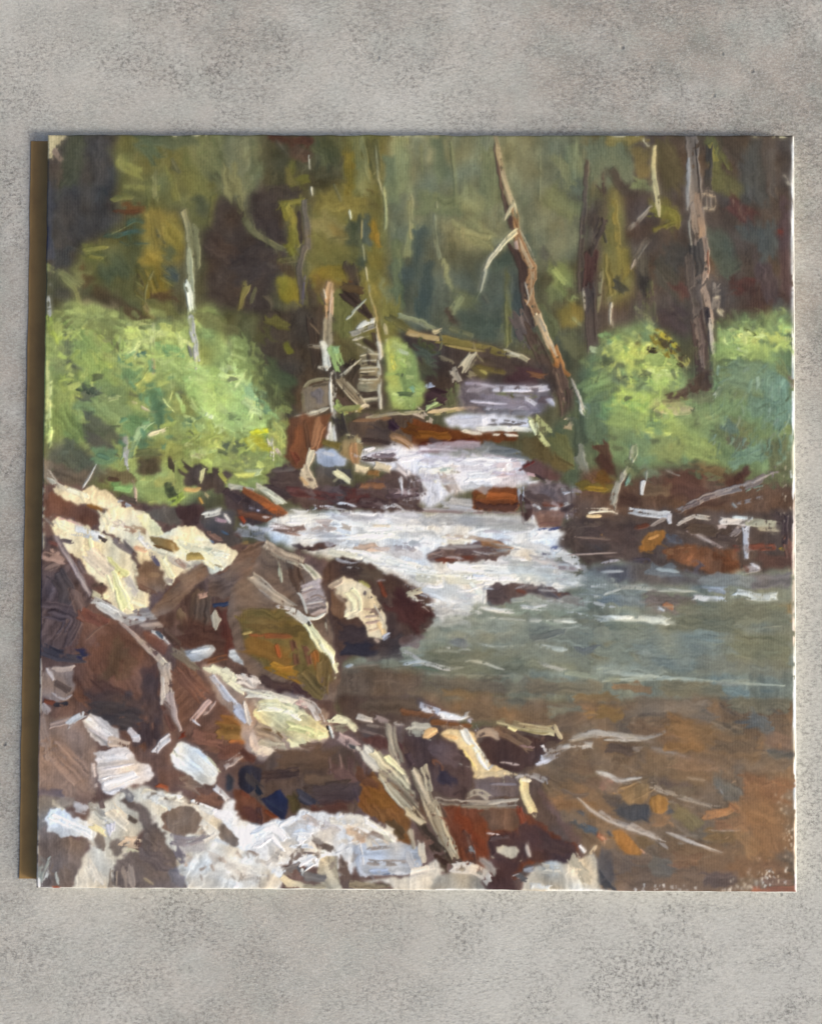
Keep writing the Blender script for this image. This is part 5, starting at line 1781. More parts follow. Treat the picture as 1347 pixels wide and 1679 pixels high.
p 9a8478 e=2 r=3 | 330,1090 360,1092 400,1108 440,1130 500,1142 540,1170 545,1200 530,1225 480,1240 430,1250 405,1230 395,1190 360,1150
s ebe2bc 16-20 d=.12 h=1.7 | 344,1094 366,1106 388,1116
s dfd6b8 14 d=.15 h=1.6 | 366,1098 380,1108
s cfc0b4 18 d=.2 h=1.5 | 394,1112 420,1120
s d2c9c0 6-4 d=.15 h=1.6 | 396,1104 414,1124
s b5b8c6 9-14 d=.1 h=1.4 | 348,1110 372,1140 396,1166
s c2c6d2 5 d=.15 h=1.5 | 360,1120 390,1158
s a8b0c4 13 d=.1 h=1.3 | 386,1160 406,1184
s e4d8b4 9 d=.2 h=1.6 | 374,1118 400,1134
s c8bfae 15-12 d=.12 h=1.5 t=.13 | 406,1136 440,1140 478,1150
s e0d8bc 4 d=.15 h=1.6 | 410,1134 450,1142 480,1152
s c5b8ac 8 d=.2 h=1.4 | 400,1150 410,1190
p e9ddaa e=1.2 r=2 g=35 t=.05 h=1.8 | 414,1168 424,1148 452,1146 484,1156 508,1172 532,1190 540,1204 532,1212 510,1214 500,1224 476,1226 466,1210 448,1192 424,1188
s efe8c0 14 d=.08 h=2 | 424,1160 460,1160 490,1174
s f0e79e 14-16 d=.08 h=2 | 474,1190 496,1196 524,1206
s d0c0b4 12-16 d=.15 h=1.4 | 490,1148 514,1160 524,1180
s a58c74 20 d=.12 t=.12 h=1.2 | 424,1196 446,1204 462,1214
s 8a6a48 4 d=.15 | 432,1194 452,1200 464,1210
s c0ae90 12 d=.15 | 430,1218 462,1224
s d5cabc 14 d=.25 h=1.4 | 420,1230 450,1232
s c8b4a8 14 d=.2 h=1.3 | 414,1210 424,1234
s e6dcb0 14-12 d=.1 h=1.7 | 544,1178 560,1180 582,1188
s e2dab4 9 d=.15 h=1.6 | 562,1178 580,1194
s 8a7f6c 15 d=.12 | 550,1196 566,1194
s 2f2823 5-3 d=.05 | 536,1190 542,1208
s efece0 4 d=.1 h=1.6 | 540,1190 546,1210
s c8a49c 10 d=.3 | 488,1150 500,1156
s 5a4840 8 d=.2 | 506,1222 528,1220
s 6a564c 14-12 d=.2 | 500,1222 524,1228
s b89a92 16 d=.2 h=1.2 | 560,1210 580,1222
m n=60 l=12 w=5 g=35 j=25 v=.05 | 400,1110 540,1180 520,1220 410,1220
f painted_boulder | broad dark umber boulder with navy shadows painted at the bottom centre
p 52443e e=2.5 r=3 | 552,1140 700,1146 690,1168 720,1180 700,1215 640,1230 600,1222 585,1190 560,1172
b 5c4e42 26 | 600,1156 680,1158
s c4bab0 11-9 d=.2 h=1.4 | 590,1176 606,1180
s d5cec8 8 d=.45 h=1.5 | 646,1186 680,1190
s 8a7b7a 9 d=.3 | 618,1178 634,1184
s 7c6a64 4 d=.25 | 586,1196 630,1208
s 8a7a70 5 d=.3 | 600,1188 640,1196
p 553a36 e=2 r=3 | 594,1212 620,1206 638,1212 638,1228 620,1232 600,1222
p 5e4f4c e=2 r=3 | 644,1190 690,1188 690,1260 664,1262 650,1230
s 4f3432 12-10 d=.1 | 660,1220 676,1250
s 978c7c 16-18 d=.1 t=.12 h=1.3 | 640,1192 644,1220 654,1252
s a89e8c 4 d=.2 h=1.4 | 636,1196 644,1230
p 5e4b40 e=1.2 r=2 g=90 t=.05 | 430,1252 450,1236 480,1230 530,1228 562,1222 580,1230 592,1256 600,1286 596,1322 575,1336 540,1334 510,1328 480,1338 440,1330 400,1318 392,1276 402,1256
b 604b3c 34 | 460,1246 540,1244
s 4c3d38 15-16 d=.1 | 434,1272 460,1270 482,1266
b 614a48 34 | 560,1256 586,1300
s 6d5650 3 d=.3 | 540,1240 542,1270
s 755f58 3 d=.3 | 556,1236 560,1260
s 6a5060 4 d=.3 | 580,1290 590,1320
b 66503f 14 | 500,1276 540,1278
s 4f4038 26-22 d=.08 e=2 | 510,1300 540,1296 568,1290
b 523a36 24 | 530,1312 564,1306
s 3e3c48 18-14 d=.1 | 494,1306 512,1316
b 4e4328 18 | 476,1306 484,1326
p 37333a e=1.5 r=2 | 394,1258 414,1256 430,1262 428,1284 414,1302 400,1304 392,1286
b 433d3c 14 | 412,1276 424,1292
s 2f3440 9 d=.1 | 422,1294 430,1310
p 2b2f4c e=1.2 r=1.5 | 426,1310 446,1302 462,1294 472,1312 472,1330 464,1344 446,1332
s 3a4260 4 d=.2 | 436,1312 464,1330
p 67402f e=1.5 r=2 | 384,1292 398,1296 416,1308 440,1328 462,1344 440,1350 420,1352 396,1346 384,1322
b 5a3a34 20 | 400,1326 420,1344
s 563c36 9-11 d=.1 | 424,1322 426,1354
s 7a4028 7 d=.2 | 434,1328 458,1344
s 4f5058 5 d=.2 | 400,1350 424,1352
s 7a4430 6 d=.2 | 394,1298 412,1308
b 5e3b30 16 | 510,1328 566,1324
p 3a3a40 e=2 r=2 | 368,1272 376,1266 384,1280 378,1300 370,1298
s c0a89c 12 d=.25 h=1.3 | 370,1256 396,1238
s 5d3d34 12 d=.15 | 400,1234 414,1244
s d8d0cc 10 d=.2 h=1.4 | 352,1290 372,1310
s 46484c 6 d=.15 | 570,1222 586,1226
p 7b502c e=1.5 r=2 g=60 t=.09 | 592,1280 612,1264 624,1278 634,1300 654,1322 672,1348 678,1376 668,1390 648,1380 630,1352 600,1336 586,1322
b 8a5828 22 | 612,1306 640,1318
b 6a4430 22 | 598,1272 612,1282
s 5f4830 18 d=.1 | 640,1350 660,1370
s c3bdb2 22-28 d=.2 h=1.4 | 594,1226 606,1240 620,1252
s dcd6c8 8 d=.4 h=1.5 | 596,1224 620,1248
s c8bb9a 16-18 d=.1 h=1.5 t=.13 | 614,1236 640,1264 672,1294 690,1318
s ead6a0 11-8 d=.12 h=1.7 | 634,1242 652,1258 668,1276
s d0c4a8 6 d=.12 h=1.5 | 660,1270 690,1300
s 8a7c6a 5 d=.2 | 620,1262 650,1286 684,1318
s bcae92 13-15 d=.08 h=1.5 t=.13 | 620,1266 642,1296 668,1324 684,1346
s cbbfa2 4 d=.1 h=1.6 | 622,1272 640,1302 660,1324
s 7c6c5a 7 d=.1 | 640,1282 664,1306 690,1336
s b0a186 12-16 d=.1 h=1.5 t=.13 | 676,1328 690,1346
f painted_boulder | dark plum rocks and a red boulder with a cream edge painted at the bottom right of the bank
p 5b4a42 e=2 r=3 | 664,1180 690,1170 720,1186 770,1196 790,1192 860,1186 910,1190 920,1212 890,1250 862,1268 900,1276 880,1300 910,1340 950,1400 920,1430 850,1440 760,1430 730,1400 690,1330 664,1270
s 6d4a34 11 d=.2 | 664,1168 700,1172
s ced2de 10-11 d=.35 h=1.6 | 694,1162 715,1168 736,1174
s eef0f4 9 d=.2 h=1.7 | 722,1174 750,1176 768,1172
s b9bccc 9 d=.45 | 690,1156 720,1166
s 72492c 9-7 d=.2 | 706,1184 740,1188 772,1192
s b5b2c4 10 d=.5 | 768,1176 780,1200
s b4aea0 14-12 d=.25 h=1.3 | 672,1192 690,1192 704,1194
s a8a494 9 d=.4 | 676,1202 700,1204
s dcb07a 13 d=.15 h=1.5 | 698,1206 712,1198
s cfcac0 5 d=.25 h=1.4 | 696,1214 716,1212
p e4c48e e=1.2 r=2 h=1.5 | 720,1206 734,1196 756,1192 774,1200 782,1220 796,1248 824,1262 836,1272 800,1280 776,1276 768,1250 754,1232 742,1216
s eee6d6 11-14 d=.1 h=1.8 | 760,1198 776,1224 796,1252
s e8cd84 6 d=.15 h=1.6 | 758,1228 780,1262
s d9b078 7 d=.2 | 726,1206 750,1210
s b59a6c 5 d=.25 | 752,1226 762,1240
s b8b4b0 4 d=.3 | 800,1262 812,1250
s 846a54 7 d=.4 | 722,1192 760,1194
p 52413f e=1.5 r=2.5 | 664,1204 690,1210 720,1216 748,1222 762,1236 774,1256 776,1282 768,1302 752,1312 732,1306 712,1296 700,1270 680,1256 664,1262
b 5f5056 24 | 720,1232 742,1246
s 4a3a3a 12 d=.1 | 668,1238 676,1252
b 393548 18 | 722,1270 734,1280
s 9a908c 3 d=.4 | 752,1252 772,1258
b 3d302e 14 | 748,1296 764,1304
s 6a4a3c 10 d=.3 | 712,1248 724,1260
p 4a3733 e=1.5 r=2.5 | 784,1222 800,1210 830,1200 860,1204 890,1212 902,1214 896,1232 880,1252 856,1264 826,1264 804,1250
s 6d5645 16-18 d=.12 e=2 | 812,1196 836,1206 866,1224
s 8a6a60 5 d=.4 | 850,1222 876,1226
s b8a4a0 4 d=.4 h=1.3 | 820,1250 850,1254
s 5d463c 10 d=.2 | 884,1212 910,1212
p 4b3a34 e=1.5 r=2 | 894,1196 916,1196 922,1214 906,1222 892,1212
s b9a97e 13-16 d=.06 h=1.5 t=.16 | 822,1184 850,1190 880,1196 900,1198
s d6c48c 7 d=.15 h=1.6 | 834,1192 844,1196
s 877850 3 d=.15 | 850,1196 880,1202 898,1202
s cdc19a 3 d=.1 h=1.6 | 850,1186 880,1190 900,1194
s b0a282 6-8 d=.15 h=1.5 | 908,1188 914,1202 920,1212
s ab9078 11-14 d=.2 | 784,1202 800,1200 812,1204
s c9c9d6 14-17 d=.2 h=1.6 | 884,1248 894,1244 906,1236
s e0e0ea 8 d=.25 h=1.7 | 888,1242 906,1240
s b8b0a8 14-10 d=.4 h=1.3 e=2 | 900,1234 930,1226 968,1222
s a59a8e 8 d=.45 e=2 | 930,1214 975,1200 1000,1206
s e8ddd8 5 d=.3 h=1.5 | 888,1222 894,1230
s d9c096 9-11 d=.2 h=1.5 | 786,1272 820,1268 850,1274
s a69d98 13-9 d=.2 h=1.3 | 850,1270 874,1272 896,1280
s e4c88e 18-14 d=.15 h=1.6 | 856,1280 862,1306 872,1330
s eadcc0 6 d=.25 h=1.6 | 852,1278 870,1280
s c4b090 6 d=.3 | 866,1320 878,1340
p 6b5d5c e=1.5 r=2 | 776,1282 798,1274 830,1272 848,1278 852,1300 842,1306 820,1306 800,1312 784,1304
s 7d7276 5 d=.3 | 800,1286 846,1286
s c0b49c 2 d=.2 h=1.4 | 824,1270 826,1284
s a49888 9-12 d=.15 | 762,1306 784,1298 800,1310
s 9a8d80 11-12 d=.12 e=1.5 | 712,1312 770,1318 848,1316
s b5a898 5 d=.25 h=1.3 | 800,1318 850,1310
s 857868 9 d=.2 | 720,1320 850,1328
p 693c2a e=1.5 r=2.5 g=80 t=.08 | 714,1324 750,1322 800,1328 848,1326 866,1336 900,1362 926,1380 948,1386 952,1404 944,1412 922,1422 886,1412 862,1420 844,1440 800,1446 770,1424 744,1402 728,1370
b 7a3a22 26 | 750,1340 790,1400
s 5f4638 14 d=.1 | 720,1326 732,1346
b 6c4f3c 26 | 804,1342 844,1350
s a89a88 6-4 d=.3 h=1.2 | 838,1328 844,1342
s 8a3e2c 10 d=.2 | 850,1326 856,1346
p 4d3836 e=2 r=3 | 850,1350 880,1352 910,1376 944,1386 950,1402 922,1420 890,1412 860,1414 846,1390
b 553c3a 24 | 862,1366 884,1384
p 4c3532 e=2.5 r=3 | 800,1370 850,1362 858,1410 840,1436 850,1475 800,1475 802,1430
s 563a30 14 d=.2 | 764,1370 776,1420
s d8c0b8 5 d=.35 h=1.4 | 798,1366 818,1370
s 4f3f3e 10 d=.15 | 806,1376 830,1374
s b8aa92 20-22 d=.08 h=1.4 | 816,1396 832,1394 846,1398
s c6b9a2 6 d=.2 h=1.5 | 818,1392 848,1388
s a89a92 9 d=.45 | 862,1384 866,1402
s 9a9896 6-4 d=.4 | 764,1372 772,1392
s 7a7a7c 7 d=.4 | 770,1390 776,1400
s f0e8e8 6 d=.2 h=1.7 | 950,1388 958,1396
s a9987f 16-20 d=.06 h=1.6 t=.13 | 680,1268 696,1300 706,1326
s a8987e 24-22 d=.06 h=1.5 t=.14 | 706,1320 722,1358 742,1404
s c4b698 5 d=.12 h=1.7 | 714,1322 732,1366 746,1400
s 8d7c64 4 d=.15 | 706,1336 722,1372 738,1408
s a79c86 12 d=.12 h=1.3 | 696,1262 702,1290
s 504237 10-22 d=.06 | 676,1330 696,1360 730,1412
s 463329 8 d=.1 | 712,1402 736,1418
s b8a98c 12-9 d=.1 h=1.5 | 666,1330 682,1342 694,1350
f painted_rubble | lavender white and cream stones painted along the bottom edge
p e3e2e4 e=2 r=4 h=1.4 | 364,1312 386,1318 396,1344 424,1354 444,1342 472,1342 500,1326 560,1336 600,1342 640,1358 660,1386 600,1392 588,1410 570,1438 520,1424 480,1418 440,1424 400,1410 372,1384
s ecebee 30-26 d=.06 h=1.8 | 424,1372 446,1362 462,1376
s e6e8ee 26 d=.08 h=1.7 | 484,1378 504,1378
s c9c2c2 10 d=.3 | 486,1344 520,1350
s e6e4e6 16 d=.15 h=1.6 | 470,1352 496,1340
s c8b8b0 12 d=.3 | 500,1338 530,1356
s b0acb0 14 d=.4 | 530,1350 556,1366
s d8cfc2 20-16 d=.3 h=1.5 | 550,1342 590,1346 628,1366
s e0d6c8 14-10 d=.25 h=1.5 | 600,1350 630,1372 648,1388
s c4a890 14 d=.3 | 570,1360 600,1372
s c9a486 16 d=.25 | 580,1376 606,1374
s 8a7468 8 d=.3 | 610,1366 626,1372
s e2e0e2 16 d=.25 h=1.5 | 556,1390 580,1380
p 6f5c50 e=1.5 r=4 | 510,1374 518,1366 530,1378 544,1388 538,1402 522,1396 514,1388
s 7a6860 10 d=.4 | 490,1400 510,1402
s 7d6a60 14 d=.4 | 466,1418 482,1406
s 85766c 14 d=.4 | 464,1430 484,1422
s 988880 12 d=.5 | 404,1398 420,1404
s a39890 14 d=.5 | 370,1422 390,1430
s 9a8f88 12 d=.5 | 440,1398 456,1404
p dadbde e=2 r=4 h=1.3 | 360,1400 420,1402 460,1424 464,1450 440,1468 360,1468
s e4e6ea 24-18 d=.1 h=1.7 | 500,1416 516,1408
s 5f6068 6-4 d=.15 | 488,1420 494,1436
s d8d4cc 8 d=.2 h=1.5 | 494,1428 500,1436
p b2a68f e=1.5 r=2 g=60 t=.08 | 524,1412 540,1402 552,1404 554,1430 560,1458 530,1460 522,1432
p 67544b e=1.5 r=3 | 554,1400 570,1416 578,1440 590,1454 566,1460 558,1436
s 6f6a68 14-12 d=.12 e=2 | 500,1436 518,1440 532,1440
s c2b69c 16 d=.2 | 466,1444 500,1456
s a09680 12 d=.25 | 500,1456 530,1456
p aeb3bc e=1.2 r=2 g=175 t=.07 h=1.3 | 576,1392 590,1382 610,1376 650,1380 684,1386 692,1400 690,1426 660,1436 620,1434 592,1438 580,1418
s a8988c 6 d=.3 | 600,1392 640,1388
s a99a90 10 d=.3 | 604,1414 680,1414
s b8bfcc 10-6 d=.15 h=1.5 | 584,1388 588,1420 598,1436
s d0cccc 3 d=.1 h=1.5 | 590,1380 596,1418
s b4c0d4 9 d=.3 h=1.4 | 600,1430 640,1428
s 6f8098 3 d=.3 | 626,1434 660,1432
s 8d7f68 12 d=.25 | 574,1450 610,1454 644,1456
s 5c5040 7 d=.45 | 590,1448 640,1452
p d9cfc0 e=2 r=3 h=1.3 | 590,1440 660,1438 690,1430 718,1408 728,1430 712,1466 650,1466 640,1450
s dcd0c2 16 d=.2 h=1.4 | 676,1430 708,1424
s c9beae 14-10 d=.15 h=1.4 | 690,1386 694,1410
s a89c8a 10-6 d=.15 | 672,1362 678,1390
s b5b6bc 12 d=.2 | 668,1396 676,1420
p 9d9486 e=2 r=3 | 716,1436 740,1424 790,1430 800,1466 708,1466
s c0b9b2 22-18 d=.25 h=1.3 | 750,1420 780,1426 798,1440
s d5d0cc 9 d=.4 h=1.4 | 746,1414 770,1416
b a8a098 16 | 790,1410 806,1430
p c9bfae e=2 r=3 h=1.3 | 862,1440 876,1418 900,1410 930,1420 972,1396 978,1420 982,1468 858,1468
s b8ae9a 20 d=.25 | 940,1410 960,1440
s d6cdbc 16 d=.2 h=1.4 | 890,1424 920,1428
s bfb5b4 8-6 d=.3 h=1.4 | 838,1440 852,1436 862,1448
s 5f5c5c 12 d=.45 | 850,1434 868,1448
s 8d94a0 8 d=.4 | 858,1428 874,1424
s dcd8d0 10 d=.35 h=1.5 | 870,1452 900,1456
s c0a888 6 d=.4 | 966,1400 976,1386
m n=40 l=9 w=5 g=60 j=50 v=.05 | 364,1320 640,1350 690,1400 700,1460 364,1460
f primed_edge | bare white primed canvas showing along the worn rim of the painting
p bcae86 d=.3 h=.4 e=1.5 r=2 | 76,218 114,218 106,228 98,240 92,250 86,262 76,264
s 8d7a6a 9 d=.4 h=.3 | 90,246 100,262
s b8b8b4 8 d=.5 h=.4 | 82,462 84,486
s b0b0a8 7 d=.55 h=.4 | 80,486 82,520
s b2c080 6 d=.6 h=.4 | 79,540 78,700
s c2b8a0 5 d=.6 h=.4 | 72,740 72,900
s 2c3060 3 d=.3 a=.7 h=.3 | 79,370 78,410
s b0a090 4 d=.6 h=.4 | 68,1080 66,1180
s c4b8a8 4 d=.55 h=.4 | 63,1270 62,1440
s e8e8e6 5 d=.3 h=.5 | 64,1440 66,1455
s f0eee8 3 d=.3 h=.5 | 66,1456 130,1458
s a0523a 5 d=.2 h=.5 | 86,1454 98,1456
s eeeae0 3 d=.45 h=.5 | 130,1457 400,1460
s f4f4f2 4 d=.45 h=.5 | 490,1460 580,1461
s f4f4f4 5 d=.3 h=.6 | 706,1461 760,1461 806,1460
s f2f2ee 3 d=.3 h=.5 | 800,1462 860,1462
s f4f4f2 5 d=.3 h=.6 | 886,1461 960,1461 1004,1462
s d8d0c8 2 d=.5 h=.4 | 1000,1463 1240,1464
s ddd3a4 4 d=.5 h=.4 | 1226,224 1290,225
s d5cc9c 3 d=.6 h=.4 | 270,223 340,222
s c8c090 3 d=.6 h=.4 | 640,223 720,223
s d0c8a0 3 d=.6 h=.4 | 1000,223 1060,223
s d9d4b0 5 d=.45 h=.4 | 1052,226 1064,240
s a89a84 5 d=.5 h=.4 | 1284,286 1294,306
s f6f5f2 5 d=.0 h=.5 | 1300,222 1298,330
s f4f3f2 5 d=.05 h=.5 | 1298,330 1299,520
s e8f0ea 4 d=.1 h=.5 | 1299,520 1299,720
s f0ead8 4 d=.1 h=.5 | 1300,720 1300,820
s f0dccc 4 d=.1 h=.5 | 1300,820 1300,1060
s ecebe4 5 d=.1 h=.5 | 1301,1060 1302,1240
s f4f2ee 5 d=.05 h=.5 | 1302,1240 1303,1340
s f2dac4 5 d=.1 h=.5 | 1303,1340 1304,1440
s f0dcd4 5 d=.1 h=.5 | 1304,1430 1305,1462
s f2efe6 5 d=.1 h=.5 | 1296,770 1297,784
k e8dccc/f0e8dc/e0ccb4 n=46 l=4 w=2.6 g=90 j=20 d=.1 h=.4 | 1230,1420 1290,1425 1290,1452 1215,1458
k e8dccc/f0e8dc n=18 l=3 w=2.4 g=90 j=20 d=.1 h=.4 | 1196,1440 1226,1440 1226,1462 1180,1462
k d9c4a8/e0cdb0 n=40 l=3 w=2.4 g=90 j=20 d=.1 h=.4 | 1270,1300 1300,1300 1300,1410 1280,1410
k e6e0d8/f0ece8 n=26 l=4 w=2.6 g=90 j=20 d=.1 h=.4 | 1040,1452 1150,1452 1150,1464 1040,1464
k c9b8a0 n=26 l=3 w=2.2 g=90 j=20 d=.1 h=.4 | 1272,700 1298,700 1298,860 1280,860
# leaf dabs and gaps over the two bushes
r bright yellow green bush painted along the left bank
k b6c874/c2d084/a8c26a/b0bf66 n=50 l=15 w=10 g=20 j=50 d=.25 a=1 | 200,535 300,545 330,600 300,640 200,600
k b4d480/bcd988/a2cc74/c6dc92 n=56 l=16 w=11 g=20 j=50 d=.2 a=1 | 300,600 400,590 440,690 420,700 330,720 290,660
k a8b85c/b8bf64/9aac58 n=36 l=15 w=10 g=20 j=50 d=.25 a=1 | 270,690 400,700 460,750 400,790 300,770
k 9cb05e/a9b868/8aa456 n=50 l=12 w=8 g=20 j=50 d=.25 a=1 | 95,520 200,540 190,620 100,640
k 50584a/5a6448/4c5640/58604a n=20 l=13 w=9 g=20 j=50 d=.2 a=.8 | 110,580 440,610 460,740 330,790 130,720
k 4a7a5c/568a64/5f9468 n=26 l=11 w=7 g=20 j=50 d=.2 a=1 | 200,570 290,600 280,740 200,740
r deep green bush with bright yellow tufts painted along the right bank
k b8cc64/c6d678/a8c45e/bcc868 n=46 l=12 w=7 g=20 j=50 d=.3 a=.8 | 980,570 1060,545 1110,600 1100,640 1030,640 1000,600
k a6c45c/b4cc6c/98b858 n=36 l=14 w=8 g=20 j=50 d=.3 a=.75 | 990,640 1080,640 1120,700 1060,700
k b0c870/9fbe68/c0d080 n=44 l=10 w=7 g=20 j=50 d=.25 a=1 | 1180,540 1298,530 1298,575 1180,590
k 505c46/586448/4c5844 n=18 l=13 w=9 g=20 j=50 d=.2 a=.8 | 985,580 1120,570 1130,720 1000,740
k 5a7a64/6a8e78/7c9a84/5c7458 n=60 l=16 w=5 g=110 j=20 d=.25 a=1 | 1170,600 1298,600 1298,760 1160,740
# lavender, grey and blue green in the falls
r white and pale blue rushing creek painted from the far weir to the pool
b b4aec0 12 a=.6 | 700,752 760,748
b bcb8c6 10 a=.6 | 690,775 730,790
b aab0b8 12 a=.6 | 760,800 800,800
b c4b4b8 14 a=.6 | 820,790 860,780
b a9aaae 16 a=.7 | 690,850 760,852 860,858
b b8b2b8 12 a=.6 | 540,846 620,848
b b4b8bc 12 a=.6 | 640,872 720,876
b c0bcc0 14 a=.6 | 500,872 560,890
b a8b2b4 18 a=.6 | 840,925 900,935
b b8bcbc 18 a=.6 | 720,960 780,985
b aeb8b6 16 a=.6 | 850,945 950,950
b bdb6ba 12 a=.55 | 620,900 690,912
b a4a8a8 14 a=.55 | 780,865 860,868
s e9e6e4 6-3 d=.55 h=1.5 | 560,838 640,846 700,842
s efede8 7-3 d=.55 h=1.5 | 470,858 560,862
s efede8 8-3 d=.5 h=1.5 | 620,924 720,942 800,944
s f0eee9 8-4 d=.5 h=1.6 | 760,948 880,950 960,960
s e8e8ea 7-3 d=.55 h=1.5 | 860,884 930,878
s d5d8d8 8-3 d=.5 h=1.3 | 700,992 780,996 840,1000
s c9cfcd 7-3 d=.55 h=1.2 | 850,1000 930,1004 970,1010
s dcdad8 6-3 d=.5 h=1.4 | 880,960 940,958 980,962
b 9aa49e 22 a=.6 | 860,985 960,990
b 8c9894 26 a=.6 | 960,945 1000,960
# warmth in the shallows
r amber and umber shallow streambed painted in the lower right corner
b 8f6a44 40 a=.5 | 1120,1200 1240,1230
b 926a46 50 a=.5 | 1220,1300 1270,1380
b 8a6844 40 a=.45 | 1060,1250 1150,1270
b 8d6a48 36 a=.45 | 920,1290 980,1320
b 876444 40 a=.45 | 1120,1400 1240,1420
b 84684a 36 a=.4 | 760,1160 900,1180
r deep green bush with bright yellow tufts painted along the right bank
b 5c6e52 26 a=.7 | 975,650 1000,640
b 738a5a 30 a=.6 | 1010,690 1060,740
b 7e9660 28 a=.6 | 1120,690 1180,680
r calm teal and brown pool painted at right with pale ripples
b 7f867a 26 a=.5 | 820,1060 960,1080
b 8a8f80 20 a=.5 | 980,1040 1080,1046
b 7a7868 30 a=.5 | 1150,1090 1280,1096
b 8b8c7c 14 a=.5 | 700,1040 840,1046
b 6f6456 20 a=.5 | 720,1120 900,1128
r broad dark umber boulder with navy shadows painted at the bottom centre
b 4c4040 26 a=.8 | 520,1300 580,1296
b 473a38 18 a=.7 | 440,1274 480,1270
r large reddish brown boulder with a pale right edge painted in the left foreground
b 4c4140 34 a=.7 | 150,1150 230,1160
b 483e40 26 a=.7 | 246,1110 252,1190
r pinkish white and lavender stones painted in the lower left corner
p dcd7cf e=2 r=3 h=1.2 g=120 | 296,1424 322,1400 350,1382 380,1384 410,1400 440,1424 460,1440 452,1466 318,1466
b e2ddd6 26 a=.8 | 350,1420 420,1436
p 7a6a60 e=1.5 r=2 | 268,1340 284,1322 304,1312 322,1320 331,1336 328,1358 314,1368 292,1370 274,1360
b 8a7a70 14 a=.6 | 284,1352 306,1344
s 8d8489 12-9 d=.2 | 288,1378 312,1382 338,1370
p 7f7168 e=1.5 r=1.5 | 358,1356 366,1350 378,1360 390,1376 390,1386 380,1390 368,1380
k 8a7a70/94867c/a08a7c n=14 l=9 w=7 g=40 j=50 d=.3 a=.9 | 300,1400 440,1400 440,1450 310,1450
p d9cfc0 e=1.5 r=2.5 h=1.3 | 232,1300 262,1300 300,1310 330,1324 352,1340 340,1350 326,1332 306,1318 284,1322 262,1318 240,1312
s e6e0d4 9 d=.3 h=1.5 | 262,1310 300,1316
k 6f6258/807468 n=9 l=5 w=4 g=0 j=40 d=.2 a=.9 | 236,1300 300,1304 300,1318 240,1312
s dedad4 10-7 d=.3 h=1.5 | 318,1318 350,1334
r lavender white and cream stones painted along the bottom edge
k 7a6a5e/8a7a6e/9c8c80/6a5a50 n=16 l=12 w=7 g=50 j=50 d=.3 a=.95 | 460,1386 600,1390 570,1440 470,1436
k d8cdbc/cdbfae n=12 l=14 w=9 g=60 j=40 d=.25 | 540,1344 640,1360 650,1390 560,1390
r bright yellow green bush painted along the left bank
b 5f6644 22 a=.7 | 396,548 424,600
b 56603f 22 a=.7 | 424,600 462,660
b 6b6844 20 a=.6 | 330,520 380,540
b 84965c 26 a=.6 | 120,520 200,540
b a5c878 40 a=.55 | 330,660 400,700
b a0c470 36 a=.5 | 320,620 370,640
b 98b868 34 a=.5 | 250,580 300,610
r deep green bush with bright yellow tufts painted along the right bank
b 7c9e64 30 a=.6 | 960,640 1000,620
b 8aa85e 34 a=.6 | 1000,680 1060,690
b 86a260 30 a=.55 | 1090,690 1140,720
b 7a9664 34 a=.5 | 1150,690 1200,660
b 94b464 26 a=.55 | 1180,575 1260,580
r white and pale blue rushing creek painted from the far weir to the pool
b 8a8290 12 a=.7 | 800,650 880,668
b 9c96a4 8 a=.6 | 765,640 800,636
s c9c4d2 6-3 d=.4 h=1.3 | 790,672 860,666
s bdb8c6 6-3 d=.45 h=1.3 | 770,658 830,662
b c0bcc8 12 a=.5 | 750,765 820,770
b b2b4bc 10 a=.55 | 720,742 800,740
f painted_shrub | small yellow green bush painted between the ruined hut and the fallen log
p 93a65c e=2.5 r=4 | 634,566 646,554 662,556 674,574 684,604 694,640 692,662 672,674 650,676 638,656
b a9ba72 16 | 646,566 664,572
b 85a05c 20 | 662,620 680,640
s b9b650 7 d=.3 | 642,580 646,606
s c0cc98 7 d=.3 | 652,574 668,580
k a8bd68/b8c878/8aa858/9cb860 n=40 l=9 w=6 g=60 j=50 d=.25 a=1 | 636,566 664,556 690,640 680,670 644,672
s 64784c 8 d=.1 | 656,646 674,648
s 5c6a48 6 d=.2 | 650,612 660,616
s 76b088 7 d=.2 | 674,634 680,642
s 56583c 5 d=.2 | 650,674 690,674
r ruined hut of grey and white boards painted at the far bend of the creek
s 3f362d 6 d=.1 | 604,582 606,594
s 40372e 5 d=.1 | 594,618 618,619
s c8c2ac 2-2 d=.15 h=1.5 | 592,592 622,590
s beb8a2 2-2 d=.2 h=1.5 | 590,610 622,608
s c4bea8 2-2 d=.2 h=1.5 | 588,628 622,627
s d4cfc2 4-6 d=.2 h=1.7 | 622,560 624,590
s cdc8b6 4-5 d=.25 h=1.6 | 622,640 624,672
s b8b29c 3 d=.2 h=1.5 | 582,562 602,572 614,580
s 4a3f33 7 d=.1 | 612,548 616,560
s d8d4c6 4 d=.2 h=1.7 | 540,640 544,676
s a8a08c 3 d=.3 | 504,566 530,568
s 6a5c4c 3 d=.2 | 526,480 534,500
s d0b090 4-2 d=.1 h=1.7 | 545,476 541,500 540,526
s 3e362e 9 d=.15 | 566,600 580,590
s d0c8b0 2 d=.1 h=1.6 | 556,616 578,600 592,588
s 8a8a50 9 d=.25 | 556,672 590,668
r dark fallen logs and a weir of timber painted across the far creek
s b0a078 4 d=.25 h=1.4 | 600,684 650,678 696,674
s 7a5a40 6 d=.25 | 580,690 640,686
s 483a34 9 d=.2 | 590,720 650,726
s 40303a 13 d=.05 | 641,696 646,702
s a07a5a 3 d=.1 h=1.5 | 644,714 664,722 676,734
s 87643f 3 d=.15 | 640,720 660,727 672,736
s 5a5a3c 12 d=.2 | 690,560 712,575
